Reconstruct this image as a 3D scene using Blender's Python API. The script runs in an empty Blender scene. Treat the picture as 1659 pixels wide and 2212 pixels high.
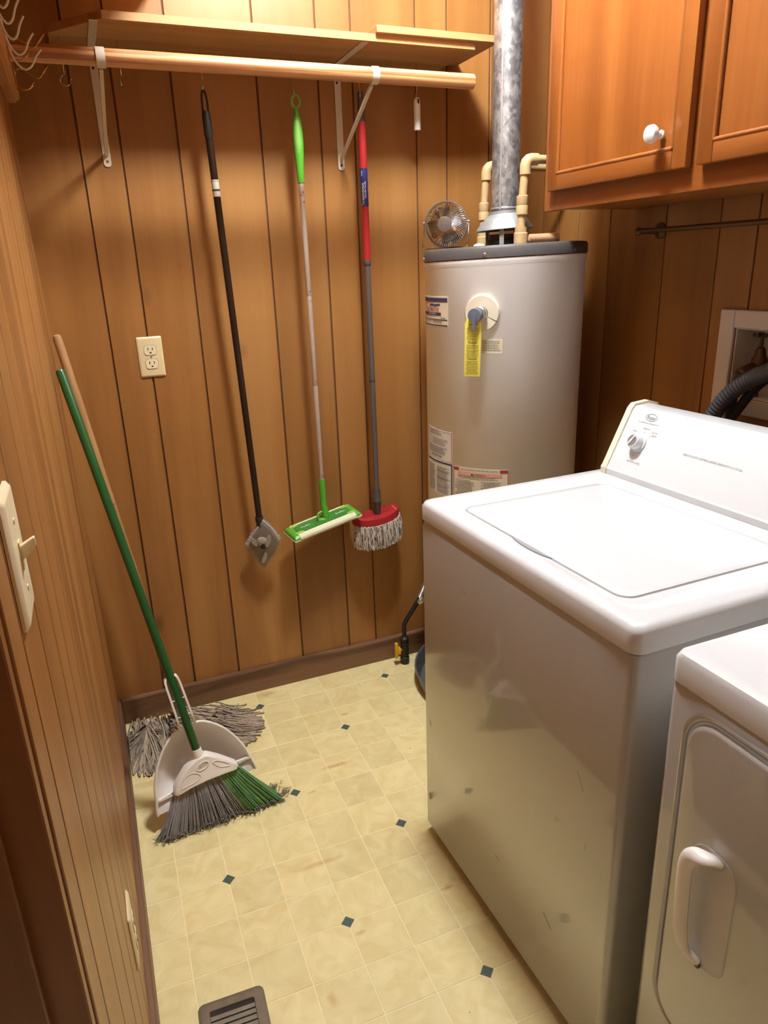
import bpy, bmesh, math, random
from mathutils import Vector, Matrix
random.seed(7)
PI = math.pi
SC = bpy.context.scene
COL = SC.collection

# ------------------------------------------------------------------ camera
YAW, PITCH, ROLL = 0.3814, -0.3331, -0.0361
CAM = Vector((0.0842, -2.1987, 1.4035))
FPX = 1533.9
fw = Vector((math.sin(YAW)*math.cos(PITCH), math.cos(YAW)*math.cos(PITCH), math.sin(PITCH)))
rt = Vector((math.cos(YAW), -math.sin(YAW), 0)); up = rt.cross(fw)
R_ = rt*math.cos(ROLL) + up*math.sin(ROLL); U_ = -rt*math.sin(ROLL) + up*math.cos(ROLL)
cd = bpy.data.cameras.new('camera'); cam = bpy.data.objects.new('camera', cd); COL.objects.link(cam)
cd.sensor_fit = 'HORIZONTAL'; cd.sensor_width = 36.0; cd.lens = FPX/1659*36.0
cd.clip_start = 0.02
cam.matrix_world = Matrix(((R_.x, U_.x, -fw.x, CAM.x), (R_.y, U_.y, -fw.y, CAM.y), (R_.z, U_.z, -fw.z, CAM.z), (0, 0, 0, 1)))
SC.camera = cam
# ------------------------------------------------------------------ light and exposure
w_ = bpy.data.worlds.new('world'); SC.world = w_; w_.use_nodes = True
w_.node_tree.nodes['Background'].inputs[0].default_value = (1, .95, .88, 1)
w_.node_tree.nodes['Background'].inputs[1].default_value = 0.05
SC.view_settings.view_transform = 'Standard'; SC.view_settings.look = 'None'
SC.view_settings.gamma = 1.0; SC.view_settings.use_curve_mapping = False
SC.view_settings.exposure = 1.8
LAMP = Vector((0.80, -0.82, 2.60)); LAMP_W = 58.0; LAMP_COL = (0.91, 0.965, 1.0)
HALL_FILL = Vector((-0.55, -2.1, 2.3)); HALL_FILL_W = 1.2

# ------------------------------------------------------------------ mesh helpers
class MB:
    def __init__(s): s.v = []; s.f = []
    def add(s, vs, fs):
        o = len(s.v); s.v += [tuple(p) for p in vs]; s.f += [tuple(i+o for i in f) for f in fs]; return s
    def box(s, x0, x1, y0, y1, z0, z1):
        return s.add([(x0,y0,z0),(x1,y0,z0),(x1,y1,z0),(x0,y1,z0),(x0,y0,z1),(x1,y0,z1),(x1,y1,z1),(x0,y1,z1)],
                     [(0,3,2,1),(4,5,6,7),(0,1,5,4),(1,2,6,5),(2,3,7,6),(3,0,4,7)])
    def rbox(s, x0, x1, y0, y1, z0, z1, b=.003, n=2, M=None):
        bm = bmesh.new(); bmesh.ops.create_cube(bm, size=1)
        for v in bm.verts: v.co = Vector(((x0+x1)/2+v.co.x*(x1-x0), (y0+y1)/2+v.co.y*(y1-y0), (z0+z1)/2+v.co.z*(z1-z0)))
        bmesh.ops.bevel(bm, geom=list(bm.edges), offset=b, segments=n, affect='EDGES', profile=.5)
        bm.verts.ensure_lookup_table()
        vs = [(M @ v.co) if M else v.co.copy() for v in bm.verts]; fs = [[v.index for v in f.verts] for f in bm.faces]; bm.free()
        return s.add(vs, fs)
    def loft(s, loops, cap0=True, cap1=True, closed=True):
        n = len(loops[0]); o = len(s.v); s.v += [tuple(p) for l in loops for p in l]
        for i in range(len(loops)-1):
            for j in range(n if closed else n-1):
                a = o+i*n+j; b = o+i*n+(j+1) % n; s.f.append((a, b, b+n, a+n))
        if cap0: s.f.append(tuple(o+j for j in reversed(range(n))))
        if cap1: s.f.append(tuple(o+(len(loops)-1)*n+j for j in range(n)))
        return s
    def tube(s, pts, r, seg=8, caps=True):
        pts = [Vector(p) for p in pts]; n = len(pts)
        rs = r if isinstance(r, (list, tuple)) else [r]*n
        t0 = (pts[1]-pts[0]).normalized(); a = Vector((0,0,1)) if abs(t0.z) < .9 else Vector((1,0,0))
        u = t0.cross(a).normalized(); loops = []
        for i, p in enumerate(pts):
            t = (pts[min(i+1,n-1)]-pts[max(i-1,0)]).normalized()
            u = (u - t*u.dot(t)).normalized(); w = t.cross(u)
            loops.append([p+(u*math.cos(2*PI*k/seg)+w*math.sin(2*PI*k/seg))*rs[i] for k in range(seg)])
        return s.loft(loops, caps, caps)
    def lathe(s, prof, org=(0,0,0), axis=(0,0,1), seg=32, caps=True):
        ax = Vector(axis).normalized(); a = Vector((1,0,0)) if abs(ax.x) < .9 else Vector((0,1,0))
        u = (a-ax*a.dot(ax)).normalized(); w = ax.cross(u); org = Vector(org)
        loops = [[org+ax*h+(u*math.cos(2*PI*k/seg)+w*math.sin(2*PI*k/seg))*max(r,1e-5) for k in range(seg)] for r, h in prof]
        return s.loft(loops, caps, caps)
    def prism(s, poly, f0, f1):
        return s.loft([[f0(*p) for p in poly], [f1(*p) for p in poly]])

ORG = {}
def obj(name, mb, mat, parent=None, smooth=40, origin=None, kind=None):
    me = bpy.data.meshes.new(name)
    xs = [p[0] for p in mb.v]; ys = [p[1] for p in mb.v]; zs = [p[2] for p in mb.v]
    if origin is None:
        origin = ((min(xs)+max(xs))/2, (min(ys)+max(ys))/2, min(zs) if parent is None else (min(zs)+max(zs))/2)
    og = Vector(origin)
    me.from_pydata([(p[0]-og.x, p[1]-og.y, p[2]-og.z) for p in mb.v], [], mb.f)
    bm = bmesh.new(); bm.from_mesh(me); bmesh.ops.recalc_face_normals(bm, faces=bm.faces); bm.to_mesh(me); bm.free()
    if smooth:
        for p in me.polygons: p.use_smooth = True
        me.set_sharp_from_angle(angle=math.radians(smooth))
    me.materials.append(mat)
    o = bpy.data.objects.new(name, me); COL.objects.link(o)
    if parent is not None:
        o.parent = parent; o.location = og-ORG[parent]
    else: o.location = og
    ORG[o] = og
    if kind: o['kind'] = kind
    return o
def tag(o, label, cat, group=None):
    o['label'] = label; o['category'] = cat
    if group: o['group'] = group
    return o
def thing(name, loc, label, cat, group=None):
    o = bpy.data.objects.new(name, None); COL.objects.link(o); o.location = loc; o.empty_display_size = .05
    ORG[o] = Vector(loc); return tag(o, label, cat, group)
def struct(name, mb, mat, smooth=0):
    o = obj(name, mb, mat, None, smooth); o['kind'] = 'structure'; return o
def part_label(o, l): o['label'] = l; return o

def rrect(u0, u1, v0, v1, r, n=6):
    """rounded rectangle outline in 2D, counter-clockwise"""
    out = []
    for cx, cy, a0 in ((u1-r, v1-r, 0), (u0+r, v1-r, PI/2), (u0+r, v0+r, PI), (u1-r, v0+r, 1.5*PI)):
        for k in range(n+1):
            a = a0+PI/2*k/n; out.append((cx+r*math.cos(a), cy+r*math.sin(a)))
    return out
def smooth_path(pts, n=8):
    pts = [Vector(p) for p in pts]; out = []
    for i in range(len(pts)-1):
        p0 = pts[max(i-1,0)]; p1 = pts[i]; p2 = pts[i+1]; p3 = pts[min(i+2,len(pts)-1)]
        for k in range(n):
            t = k/n
            out.append(.5*((2*p1)+(p2-p0)*t+(2*p0-5*p1+4*p2-p3)*t*t+(3*p1-p0-3*p2+p3)*t**3))
    out.append(pts[-1]); return out
def text_shape(txt, size, align='CENTER', shear=0, sx=1.0, bold=0.0):
    cu = bpy.data.curves.new('t', 'FONT'); cu.body = txt; cu.size = size; cu.align_x = align; cu.align_y = 'CENTER'
    cu.resolution_u = 2; cu.shear = shear; cu.offset = bold*size
    ob = bpy.data.objects.new('t', cu); COL.objects.link(ob)
    dg = bpy.context.evaluated_depsgraph_get()
    me = bpy.data.meshes.new_from_object(ob.evaluated_get(dg))
    vs = [(v.co.x*sx, v.co.y) for v in me.vertices]; fs = [tuple(p.vertices) for p in me.polygons]
    bpy.data.objects.remove(ob); bpy.data.curves.remove(cu); bpy.data.meshes.remove(me)
    return vs, fs
def put_text(mb, txt, size, fn, x=0, y=0, **k):
    vs, fs = text_shape(txt, size, **k)
    mb.add([fn(a+x, b+y) for a, b in vs], fs)

# ------------------------------------------------------------------ materials
def new_mat(name):
    m = bpy.data.materials.new(name); m.use_nodes = True
    nt = m.node_tree; return m, nt, nt.nodes['Principled BSDF']
def srgb(r, g, b):
    f = lambda c: ((c/255+.055)/1.055)**2.4 if c > 10 else c/255/12.92
    return (f(r), f(g), f(b), 1)
def plain(name, col, rough=.5, metal=0, coat=0, bump=0, bscale=200, vary=0, spec=.5, trans=0):
    m, nt, b = new_mat(name)
    b.inputs['Base Color'].default_value = col; b.inputs['Roughness'].default_value = rough
    b.inputs['Metallic'].default_value = metal; b.inputs['Coat Weight'].default_value = coat
    b.inputs['Specular IOR Level'].default_value = spec; b.inputs['Coat Roughness'].default_value = .07
    tc = nt.nodes.new('ShaderNodeTexCoord'); nz = nt.nodes.new('ShaderNodeTexNoise'); nz.inputs['Scale'].default_value = bscale
    nz.inputs['Detail'].default_value = 3
    nt.links.new(tc.outputs['Object'], nz.inputs['Vector'])
    if bump:
        bp = nt.nodes.new('ShaderNodeBump'); bp.inputs['Strength'].default_value = bump; bp.inputs['Distance'].default_value = .002
        nt.links.new(nz.outputs['Fac'], bp.inputs['Height']); nt.links.new(bp.outputs['Normal'], b.inputs['Normal'])
    if vary:
        nz2 = nt.nodes.new('ShaderNodeTexNoise'); nz2.inputs['Scale'].default_value = bscale*.2; nz2.inputs['Detail'].default_value = 5
        nt.links.new(tc.outputs['Object'], nz2.inputs['Vector'])
        mx = nt.nodes.new('ShaderNodeMix'); mx.data_type = 'RGBA'
        mx.inputs['A'].default_value = tuple(c*(1-vary) for c in col[:3])+(1,); mx.inputs['B'].default_value = tuple(min(1,c*(1+vary)) for c in col[:3])+(1,)
        nt.links.new(nz2.outputs['Fac'], mx.inputs['Factor']); nt.links.new(mx.outputs['Result'], b.inputs['Base Color'])
    return m
def wood(name, c_dark, c_mid, c_light, axis='z', freq=9, stretch=.05, rough=.4, fine=.35, coat=0, rnd=True, knots=False, grain=.68):
    m, nt, b = new_mat(name); N = nt.nodes.new; L = nt.links.new
    tc = N('ShaderNodeTexCoord'); oi = N('ShaderNodeObjectInfo')
    mp = N('ShaderNodeMapping'); mp.vector_type = 'POINT'
    sc = [1,1,1]; sc['xyz'.index(axis)] = stretch; mp.inputs['Scale'].default_value = sc
    if rnd:
        ad = N('ShaderNodeVectorMath'); ad.operation = 'ADD'
        ml = N('ShaderNodeMath'); ml.operation = 'MULTIPLY'; ml.inputs[1].default_value = 37
        L(oi.outputs['Random'], ml.inputs[0]); L(tc.outputs['Object'], ad.inputs[0]); L(ml.outputs[0], ad.inputs[1]); L(ad.outputs[0], mp.inputs['Vector'])
    else: L(tc.outputs['Object'], mp.inputs['Vector'])
    n1 = N('ShaderNodeTexNoise'); n1.inputs['Scale'].default_value = freq; n1.inputs['Detail'].default_value = 4; n1.inputs['Distortion'].default_value = .6
    n2 = N('ShaderNodeTexNoise'); n2.inputs['Scale'].default_value = freq*14; n2.inputs['Detail'].default_value = 3; n2.inputs['Roughness'].default_value = .6
    L(mp.outputs[0], n1.inputs['Vector']); L(mp.outputs[0], n2.inputs['Vector'])
    wv = N('ShaderNodeMath'); wv.operation = 'MULTIPLY'; wv.inputs[1].default_value = 5
    L(n1.outputs['Fac'], wv.inputs[0])
    fr = N('ShaderNodeMath'); fr.operation = 'PINGPONG'; fr.inputs[1].default_value = 1; L(wv.outputs[0], fr.inputs[0])
    mix = N('ShaderNodeMix'); mix.data_type = 'FLOAT'; mix.inputs['Factor'].default_value = grain
    L(fr.outputs[0], mix.inputs['A']); L(n1.outputs['Fac'], mix.inputs['B'])
    mix2 = N('ShaderNodeMix'); mix2.data_type = 'FLOAT'; mix2.inputs['Factor'].default_value = fine
    L(mix.outputs[0], mix2.inputs['A']); L(n2.outputs['Fac'], mix2.inputs['B'])
    cr = N('ShaderNodeValToRGB'); e = cr.color_ramp.elements
    e[0].position = .25; e[0].color = c_dark; e[1].position = .78; e[1].color = c_light
    k = e.new(.5); k.color = c_mid
    L(mix2.outputs[0], cr.inputs['Fac']); last = cr.outputs['Color']
    if knots:
        vo = N('ShaderNodeTexVoronoi'); vo.inputs['Scale'].default_value = 3.2
        mk = N('ShaderNodeMapping'); s2 = [1.3,1.3,1.3]; s2['xyz'.index(axis)] = .7; mk.inputs['Scale'].default_value = s2
        L(ad.outputs[0] if rnd else tc.outputs['Object'], mk.inputs['Vector']); L(mk.outputs[0], vo.inputs['Vector'])
        kr = N('ShaderNodeValToRGB'); q = kr.color_ramp.elements; q[0].position = .02; q[0].color = (.28,.22,.18,1); q[1].position = .09; q[1].color = (1,1,1,1)
        L(vo.outputs['Distance'], kr.inputs['Fac'])
        mm = N('ShaderNodeMix'); mm.data_type = 'RGBA'; mm.blend_type = 'MULTIPLY'; mm.inputs['Factor'].default_value = .55
        L(last, mm.inputs['A']); L(kr.outputs['Color'], mm.inputs['B']); last = mm.outputs['Result']
    hv = N('ShaderNodeHueSaturation'); mr = N('ShaderNodeMapRange'); mr.inputs['To Min'].default_value = .9; mr.inputs['To Max'].default_value = 1.08
    L(oi.outputs['Random'], mr.inputs['Value']); L(mr.outputs[0], hv.inputs['Value']); L(last, hv.inputs['Color'])
    L(hv.outputs['Color'], b.inputs['Base Color'])
    b.inputs['Roughness'].default_value = rough; b.inputs['Coat Weight'].default_value = coat; b.inputs['Coat Roughness'].default_value = .25
    bp = N('ShaderNodeBump'); bp.inputs['Strength'].default_value = .12; bp.inputs['Distance'].default_value = .001
    L(n2.outputs['Fac'], bp.inputs['Height']); L(bp.outputs['Normal'], b.inputs['Normal'])
    return m

M_PANEL = wood('paneling', srgb(140,92,44), srgb(158,108,55), srgb(171,123,69), 'z', 5, .07, .40, .16, knots=True)
M_GROOVE = plain('groove brown', srgb(98,60,30), .7, bump=.1)
M_BASEB = wood('baseboard walnut', srgb(90,60,40), srgb(110,76,53), srgb(128,92,66), 'x', 14, .12, .5, .2, grain=.4)
M_BASEBL = wood('baseboard walnut side', srgb(90,60,40), srgb(110,76,53), srgb(128,92,66), 'y', 9, .08, .5, .3)
M_JAMB = wood('door jamb brown', srgb(112,68,26), srgb(128,80,34), srgb(140,90,42), 'z', 6, .05, .4, .25)
M_PINE = wood('pine shelf', srgb(160,112,64), srgb(184,138,86), srgb(200,156,106), 'x', 10, .07, .5, .25)
M_ROD = wood('pine rod', srgb(150,92,50), srgb(200,146,94), srgb(218,170,118), 'x', 55, .012, .45, .12, grain=.35)
M_LEDGE = wood('pine rail', srgb(156,104,54), srgb(184,132,78), srgb(200,150,96), 'y', 12, .06, .45, .25)
M_CAB = wood('cabinet birch', srgb(126,68,26), srgb(144,82,33), srgb(158,96,43), 'z', 6, .05, .34, .3, coat=.3)
M_CABX = wood('cabinet birch rail', srgb(126,68,26), srgb(144,82,33), srgb(158,96,43), 'y', 6, .05, .34, .3, coat=.3)
M_HANDLE = wood('worn wood handle', srgb(136,94,54), srgb(162,118,72), srgb(180,136,90), 'z', 20, .03, .6, .3)
M_WALLP = plain('plain wall paint', srgb(150,108,66), .7, bump=.05)
M_CEIL = plain('ceiling white', srgb(232,228,220), .9, bump=.2)
M_WHITE_SHADED = plain('shaded white enamel', (.47,.455,.425,1), .35, coat=1.0)  # shade of the appliance fronts is put into this colour; the enamel is white
M_WHITE2 = plain('white top enamel', (.70,.715,.73,1), .25, coat=.5)
M_CREAM = plain('cream plastic', srgb(232,222,198), .4, bump=.03)
M_TANK = plain('tank white paint', (.93,.93,.92,1), .32, bump=.02, bscale=40)
M_GREYCAP = plain('dark grey tank cap', srgb(84,80,77), .5, bump=.1, vary=.15)
M_PAN = plain('grey drain pan', srgb(92,92,90), .4, bump=.05)
M_GALV, nt, b = new_mat('galvanised steel')
tc = nt.nodes.new('ShaderNodeTexCoord'); vo = nt.nodes.new('ShaderNodeTexVoronoi'); vo.inputs['Scale'].default_value = 120
mpg = nt.nodes.new('ShaderNodeMapping'); mpg.inputs['Scale'].default_value = (1,1,.7); nz = nt.nodes.new('ShaderNodeTexNoise'); nz.inputs['Scale'].default_value = 45; nz.inputs['Detail'].default_value = 8
nt.links.new(tc.outputs['Object'], mpg.inputs['Vector']); nt.links.new(mpg.outputs[0], vo.inputs['Vector']); nt.links.new(mpg.outputs[0], nz.inputs['Vector'])
mxv = nt.nodes.new('ShaderNodeMix'); mxv.data_type = 'FLOAT'; mxv.inputs['Factor'].default_value = .78
sepv = nt.nodes.new('ShaderNodeSeparateColor'); nt.links.new(vo.outputs['Color'], sepv.inputs[0]); nt.links.new(sepv.outputs[0], mxv.inputs['A']); nt.links.new(nz.outputs['Fac'], mxv.inputs['B'])
cr = nt.nodes.new('ShaderNodeValToRGB'); cr.color_ramp.elements[0].position = .38; cr.color_ramp.elements[0].color = (.26,.26,.27,1); cr.color_ramp.elements[1].position = .68; cr.color_ramp.elements[1].color = (.66,.65,.64,1)
nt.links.new(mxv.outputs[0], cr.inputs['Fac']); nt.links.new(cr.outputs['Color'], b.inputs['Base Color']); b.inputs['Metallic'].default_value = .75; b.inputs['Roughness'].default_value = .42
M_GALV2 = plain('galvanised hood', srgb(168,170,170), .5, metal=.55, bump=.15, vary=.2)
M_CPVC = plain('tan pipe plastic', srgb(196,164,118), .5, bump=.1, vary=.12, bscale=120)
M_STEEL = plain('brushed steel', srgb(190,186,180), .3, metal=.9, bump=.05)
M_CHROME = plain('chrome wire', srgb(215,212,208), .15, metal=1)
M_FANGREY = plain('fan silver grey', srgb(150,142,136), .35, metal=.7)
M_FANDARK = plain('fan dark blade', srgb(84,74,70), .45)
M_BLACK = plain('black plastic', srgb(38,34,32), .4, bump=.05)
M_BROWNPOLE = plain('dark bronze pole', srgb(58,40,30), .32, metal=.5)
M_GREEN = plain('lime green plastic', srgb(88,166,48), .35, bump=.03)
M_GREEN2 = plain('pale green rubber', srgb(120,176,74), .55, bump=.1)
M_GREEN3 = plain('yellow green pads', srgb(150,186,70), .5)
M_GREEND = plain('deep green texture', srgb(58,124,44), .5, bump=.3, bscale=300)
M_CLOTHW = plain('white sweeper cloth', srgb(222,220,186), .8, bump=.3, bscale=400)
M_SILVER = plain('champagne aluminium', srgb(206,188,172), .35, metal=.5)
M_RED = plain('red plastic', srgb(160,36,38), .35, bump=.03)
M_BLUEL = plain('navy label', srgb(34,40,96), .45)
M_GREYPOLE = plain('grey painted pole', srgb(104,92,86), .38, metal=.3)
M_DKGREY = plain('dark grey plastic', srgb(74,68,64), .45, bump=.05)
M_FRINGE = plain('beige grey cotton strands', srgb(206,196,184), .9, bump=.5, bscale=600, vary=.35)
M_PADG = plain('grey microfibre', srgb(168,158,146), .9, bump=.5, bscale=500, vary=.2)
M_PADP = plain('grey mop plastic', srgb(122,108,98), .5, bump=.05)
M_YARN = plain('grey brown mop yarn', srgb(142,126,108), .95, bump=.6, bscale=700, vary=.3)
M_BROOMG = plain('dark green broom pole', srgb(28,84,40), .22, coat=.5)
M_PANW = plain('off white dustpan plastic', srgb(242,234,226), .42, bump=.04)
M_BRG = plain('grey bristles', srgb(156,150,150), .6, vary=.2)
M_BRGN = plain('green bristles', srgb(108,156,98), .55, vary=.2)
M_DUST = plain('dusty lint', srgb(128,120,104), .95, bump=.4)
M_IVORY = plain('ivory plate plastic', srgb(226,204,158), .38, bump=.02)
M_IVORYW = plain('pale ivory plastic', srgb(232,218,180), .35, bump=.02)
M_SLOT = plain('dark slot', srgb(50,36,24), .6)
M_OFFWH = plain('off white metal paint', srgb(216,204,182), .45, bump=.03)
M_BRASS = plain('polished brass', srgb(216,176,98), .22, metal=1)
M_WIRE = plain('white coated wire', srgb(222,212,190), .4)
M_IRON = plain('black iron pipe', srgb(46,40,32), .5, bump=.2, metal=.3)
M_YELLOWH = plain('yellow valve lever', srgb(222,172,34), .4)
M_YELLOW = plain('yellow tag', srgb(250,240,110), .6)
M_LABELW = plain('label paper', srgb(226,220,206), .6)
M_LABELC = plain('cream label', srgb(224,212,184), .6)
M_INK = plain('black ink', srgb(52,48,46), .7)
M_INKG = plain('grey ink', srgb(126,128,132), .6)
M_REDINK = plain('red ink', srgb(176,52,58), .6)
M_PINKINK = plain('salmon ink', srgb(226,164,142), .6)
M_BLUEINK = plain('blue ink', srgb(60,62,92), .6)
M_WHITEINK = plain('white ink', srgb(236,232,226), .6)
M_PORC = plain('white porcelain', (.86,.86,.85,1), .12, coat=.6)
M_KNOB = plain('grey dial plastic', srgb(214,217,218), .3, coat=.2)
M_KNOBC = plain('silver dial cap', srgb(176,178,180), .28, metal=.6)
M_VENT = plain('taupe painted register', srgb(116,102,80), .55, metal=.2, bump=.2, vary=.25, bscale=300)
M_VENTD = plain('register hollow', srgb(36,30,24), .8)
M_DRYWALL = plain('white plaster box', srgb(214,206,198), .8, bump=.3)
M_FRAMEW = plain('white painted frame', srgb(220,212,204), .6, bump=.1)
M_HOSE = plain('black rubber hose', srgb(40,40,42), .5, bump=.1)
M_HOSEG = plain('grey drain hose', srgb(74,76,84), .55, bump=.1)
M_VALVEB = plain('aged brass valve', srgb(96,72,54), .45, metal=.6, bump=.2)
M_GREENIN = plain('dark teal inlay', srgb(72,88,78), .5)
M_GROUT = plain('pale joint', srgb(250,238,194), .55)
M_GLOBE, nt, b = new_mat('lamp globe')
b.inputs['Emission Color'].default_value = LAMP_COL+(1,)
M_BLUEV = plain('blue grey valve cap', srgb(112,120,138), .5, metal=.2)

# floor tiles: cream vinyl with soft marbling and a few rusty stains
M_TILE, nt, b = new_mat('cream vinyl tile'); N = nt.nodes.new; L = nt.links.new
ge = N('ShaderNodeNewGeometry'); oi = N('ShaderNodeObjectInfo')
n1 = N('ShaderNodeTexNoise'); n1.inputs['Scale'].default_value = 16; n1.inputs['Detail'].default_value = 7; n1.inputs['Distortion'].default_value = 1.2
ad = N('ShaderNodeVectorMath'); ad.operation = 'ADD'; ml = N('ShaderNodeMath'); ml.operation = 'MULTIPLY'; ml.inputs[1].default_value = 9
L(oi.outputs['Random'], ml.inputs[0]); L(ge.outputs['Position'], ad.inputs[0]); L(ml.outputs[0], ad.inputs[1]); L(ad.outputs[0], n1.inputs['Vector'])
cr = N('ShaderNodeValToRGB'); e = cr.color_ramp.elements; e[0].position = .3; e[0].color = srgb(224,204,142); e[1].position = .72; e[1].color = srgb(240,225,168)
L(n1.outputs['Fac'], cr.inputs['Fac'])
hv = N('ShaderNodeHueSaturation'); mr = N('ShaderNodeMapRange'); mr.inputs['To Min'].default_value = .93; mr.inputs['To Max'].default_value = 1.03
L(oi.outputs['Random'], mr.inputs['Value']); L(mr.outputs[0], hv.inputs['Value']); L(cr.outputs['Color'], hv.inputs['Color'])
last = hv.outputs['Color']
nw = N('ShaderNodeTexNoise'); nw.inputs['Scale'].default_value = 60; nw.inputs['Detail'].default_value = 4; L(ge.outputs['Position'], nw.inputs['Vector'])
for sx, sy, lx, ly, st in ((.689,-.2715,.018,.007,.75),(.58,-.502,.055,.010,.7),(.423,-.8355,.075,.010,.5),(.679,-1.031,.02,.009,.75),(.480,-.582,.016,.006,.6),(.449,-1.06,.018,.007,.45),(.479,-.043,.05,.022,.6),(.068,-.3465,.05,.022,.45),(.341,-1.181,.012,.018,.45)):
    sb = N('ShaderNodeVectorMath'); sb.operation = 'SUBTRACT'; sb.inputs[1].default_value = (sx, sy, 0)
    dv = N('ShaderNodeVectorMath'); dv.operation = 'DIVIDE'; dv.inputs[1].default_value = (lx, ly, 1)
    ln = N('ShaderNodeVectorMath'); ln.operation = 'LENGTH'
    L(ge.outputs['Position'], sb.inputs[0]); L(sb.outputs[0], dv.inputs[0]); L(dv.outputs[0], ln.inputs[0])
    a2 = N('ShaderNodeMath'); a2.operation = 'ADD'; L(ln.outputs['Value'], a2.inputs[0]); L(nw.outputs['Fac'], a2.inputs[1])
    mr2 = N('ShaderNodeMapRange'); mr2.inputs['From Min'].default_value = .75; mr2.inputs['From Max'].default_value = 1.5; mr2.inputs['To Min'].default_value = st; mr2.inputs['To Max'].default_value = 0
    L(a2.outputs[0], mr2.inputs['Value'])
    mx = N('ShaderNodeMix'); mx.data_type = 'RGBA'; mx.inputs['B'].default_value = srgb(196,150,80)
    L(mr2.outputs[0], mx.inputs['Factor']); L(last, mx.inputs['A']); last = mx.outputs['Result']
vs_ = N('ShaderNodeTexVoronoi'); vs_.inputs['Scale'].default_value = 11; L(ge.outputs['Position'], vs_.inputs['Vector'])
sr = N('ShaderNodeMapRange'); sr.inputs['From Min'].default_value = .018; sr.inputs['From Max'].default_value = .032; sr.inputs['To Min'].default_value = .75; sr.inputs['To Max'].default_value = 0
L(vs_.outputs['Distance'], sr.inputs['Value'])
mx = N('ShaderNodeMix'); mx.data_type = 'RGBA'; mx.inputs['B'].default_value = srgb(92,74,48)
L(sr.outputs[0], mx.inputs['Factor']); L(last, mx.inputs['A']); last = mx.outputs['Result']
L(last, b.inputs['Base Color']); b.inputs['Roughness'].default_value = .45
bp = N('ShaderNodeBump'); bp.inputs['Strength'].default_value = .06; bp.inputs['Distance'].default_value = .001
L(nw.outputs['Fac'], bp.inputs['Height']); L(bp.outputs['Normal'], b.inputs['Normal'])

# ------------------------------------------------------------------ room
XR, YN, ZC = 1.585, -2.75, 2.68
DOOR0, DOOR1 = -1.672, -2.46
fl = struct('floor', MB().box(-1.2, XR+.1, YN-.1, .1, -.06, -.0008), M_GROUT)
struct('ceiling', MB().box(-1.2, XR+.1, YN-.1, .1, ZC, ZC+.06), M_CEIL)
wb = struct('wall_back', MB().box(-.12, XR+.12, .004, .12, -.06, ZC), M_GROOVE)
RY0, RY1, RZ0, RZ1 = -1.16, -.852, 1.06, 1.23        # plumbing recess in the right wall
wr = struct('wall_right', MB().box(XR+.004, XR+.12, RY1, .004, -.06, ZC).box(XR+.004, XR+.12, YN, RY0, -.06, ZC)
            .box(XR+.004, XR+.12, RY0, RY1, -.06, RZ0).box(XR+.004, XR+.12, RY0, RY1, RZ1, ZC), M_GROOVE)
wl = struct('wall_left', MB().box(-.11, -.004, DOOR0, .004, -.06, ZC), M_GROOVE)
struct('wall_left_near', MB().box(-.11, 0, YN, DOOR1, 0, ZC), M_WALLP)
struct('wall_left_header', MB().box(-.11, 0, DOOR1, DOOR0, 2.06, ZC), M_WALLP)
struct('wall_near', MB().box(-1.2, XR+.12, YN-.1, YN, 0, ZC), M_WALLP)
struct('wall_hall', MB().box(-1.26, -1.2, YN, .1, 0, ZC), M_WALLP)
struct('wall_hall_end', MB().box(-1.2, -.11, -1.2, -1.14, 0, ZC), M_WALLP)
struct('unseen_shadow_box', MB().box(0, .395, -1.15, 0, 2.105, ZC), M_WALLP)  # unseen box added to cast the shadow in the upper-left corner

PAT = [.15, .252, .402, .633, .811, .916, 1.118, 1.222, 1.372, 1.474]
G = .0024
def planks(edges, make):
    for a, b2 in zip(edges[:-1], edges[1:]): make(min(a,b2)+G, max(a,b2)-G)
planks([-.004]+PAT+[XR+.004], lambda a, b2: obj('plank', MB().rbox(a, b2, 0, .006, .0, ZC-.001, .0012, 1), M_PANEL, wb))
RG = [.004, -.095, -.198, -.351, -.580, -.766, -.879, -1.082, -1.186, -1.336, -1.438, -1.588, -1.819, -1.997, -2.10, -2.30, -2.41, YN]
def rplank(a, b2):
    m = MB()
    if b2 < RY0 or a > RY1: m.rbox(XR, XR+.006, a, b2, 0, ZC-.001, .0012, 1)
    else:
        if b2 > RY1+.002: pg = [(a,0),(b2,0),(b2,ZC-.001),(a,ZC-.001),(a,RZ1),(RY1,RZ1),(RY1,RZ0),(a,RZ0)]
        elif a < RY0-.002: pg = [(a,0),(b2,0),(b2,RZ0),(RY0,RZ0),(RY0,RZ1),(b2,RZ1),(b2,ZC-.001),(a,ZC-.001)]
        else: pg = None
        if pg: m.prism(pg, lambda y,z: (XR,y,z), lambda y,z: (XR+.006,y,z))
        else: m.rbox(XR, XR+.006, a, b2, 0, RZ0, .0012, 1); obj('plank', MB().rbox(XR, XR+.006, a, b2, RZ1, ZC-.001, .0012, 1), M_PANEL, wr)
    obj('plank', m, M_PANEL, wr)
planks(RG, rplank)
LG = [.004, -.12, -.27, -.372, -.525, -.63, -.735, -.817, -.926, -.985, -1.043, -1.165, -1.28, -1.376, -1.494, -1.609, DOOR0+.003]
planks(LG, lambda a, b2: obj('plank', MB().rbox(-.006, 0, a, b2, 0, ZC-.001, .0012, 1), M_PANEL, wl))

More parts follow.
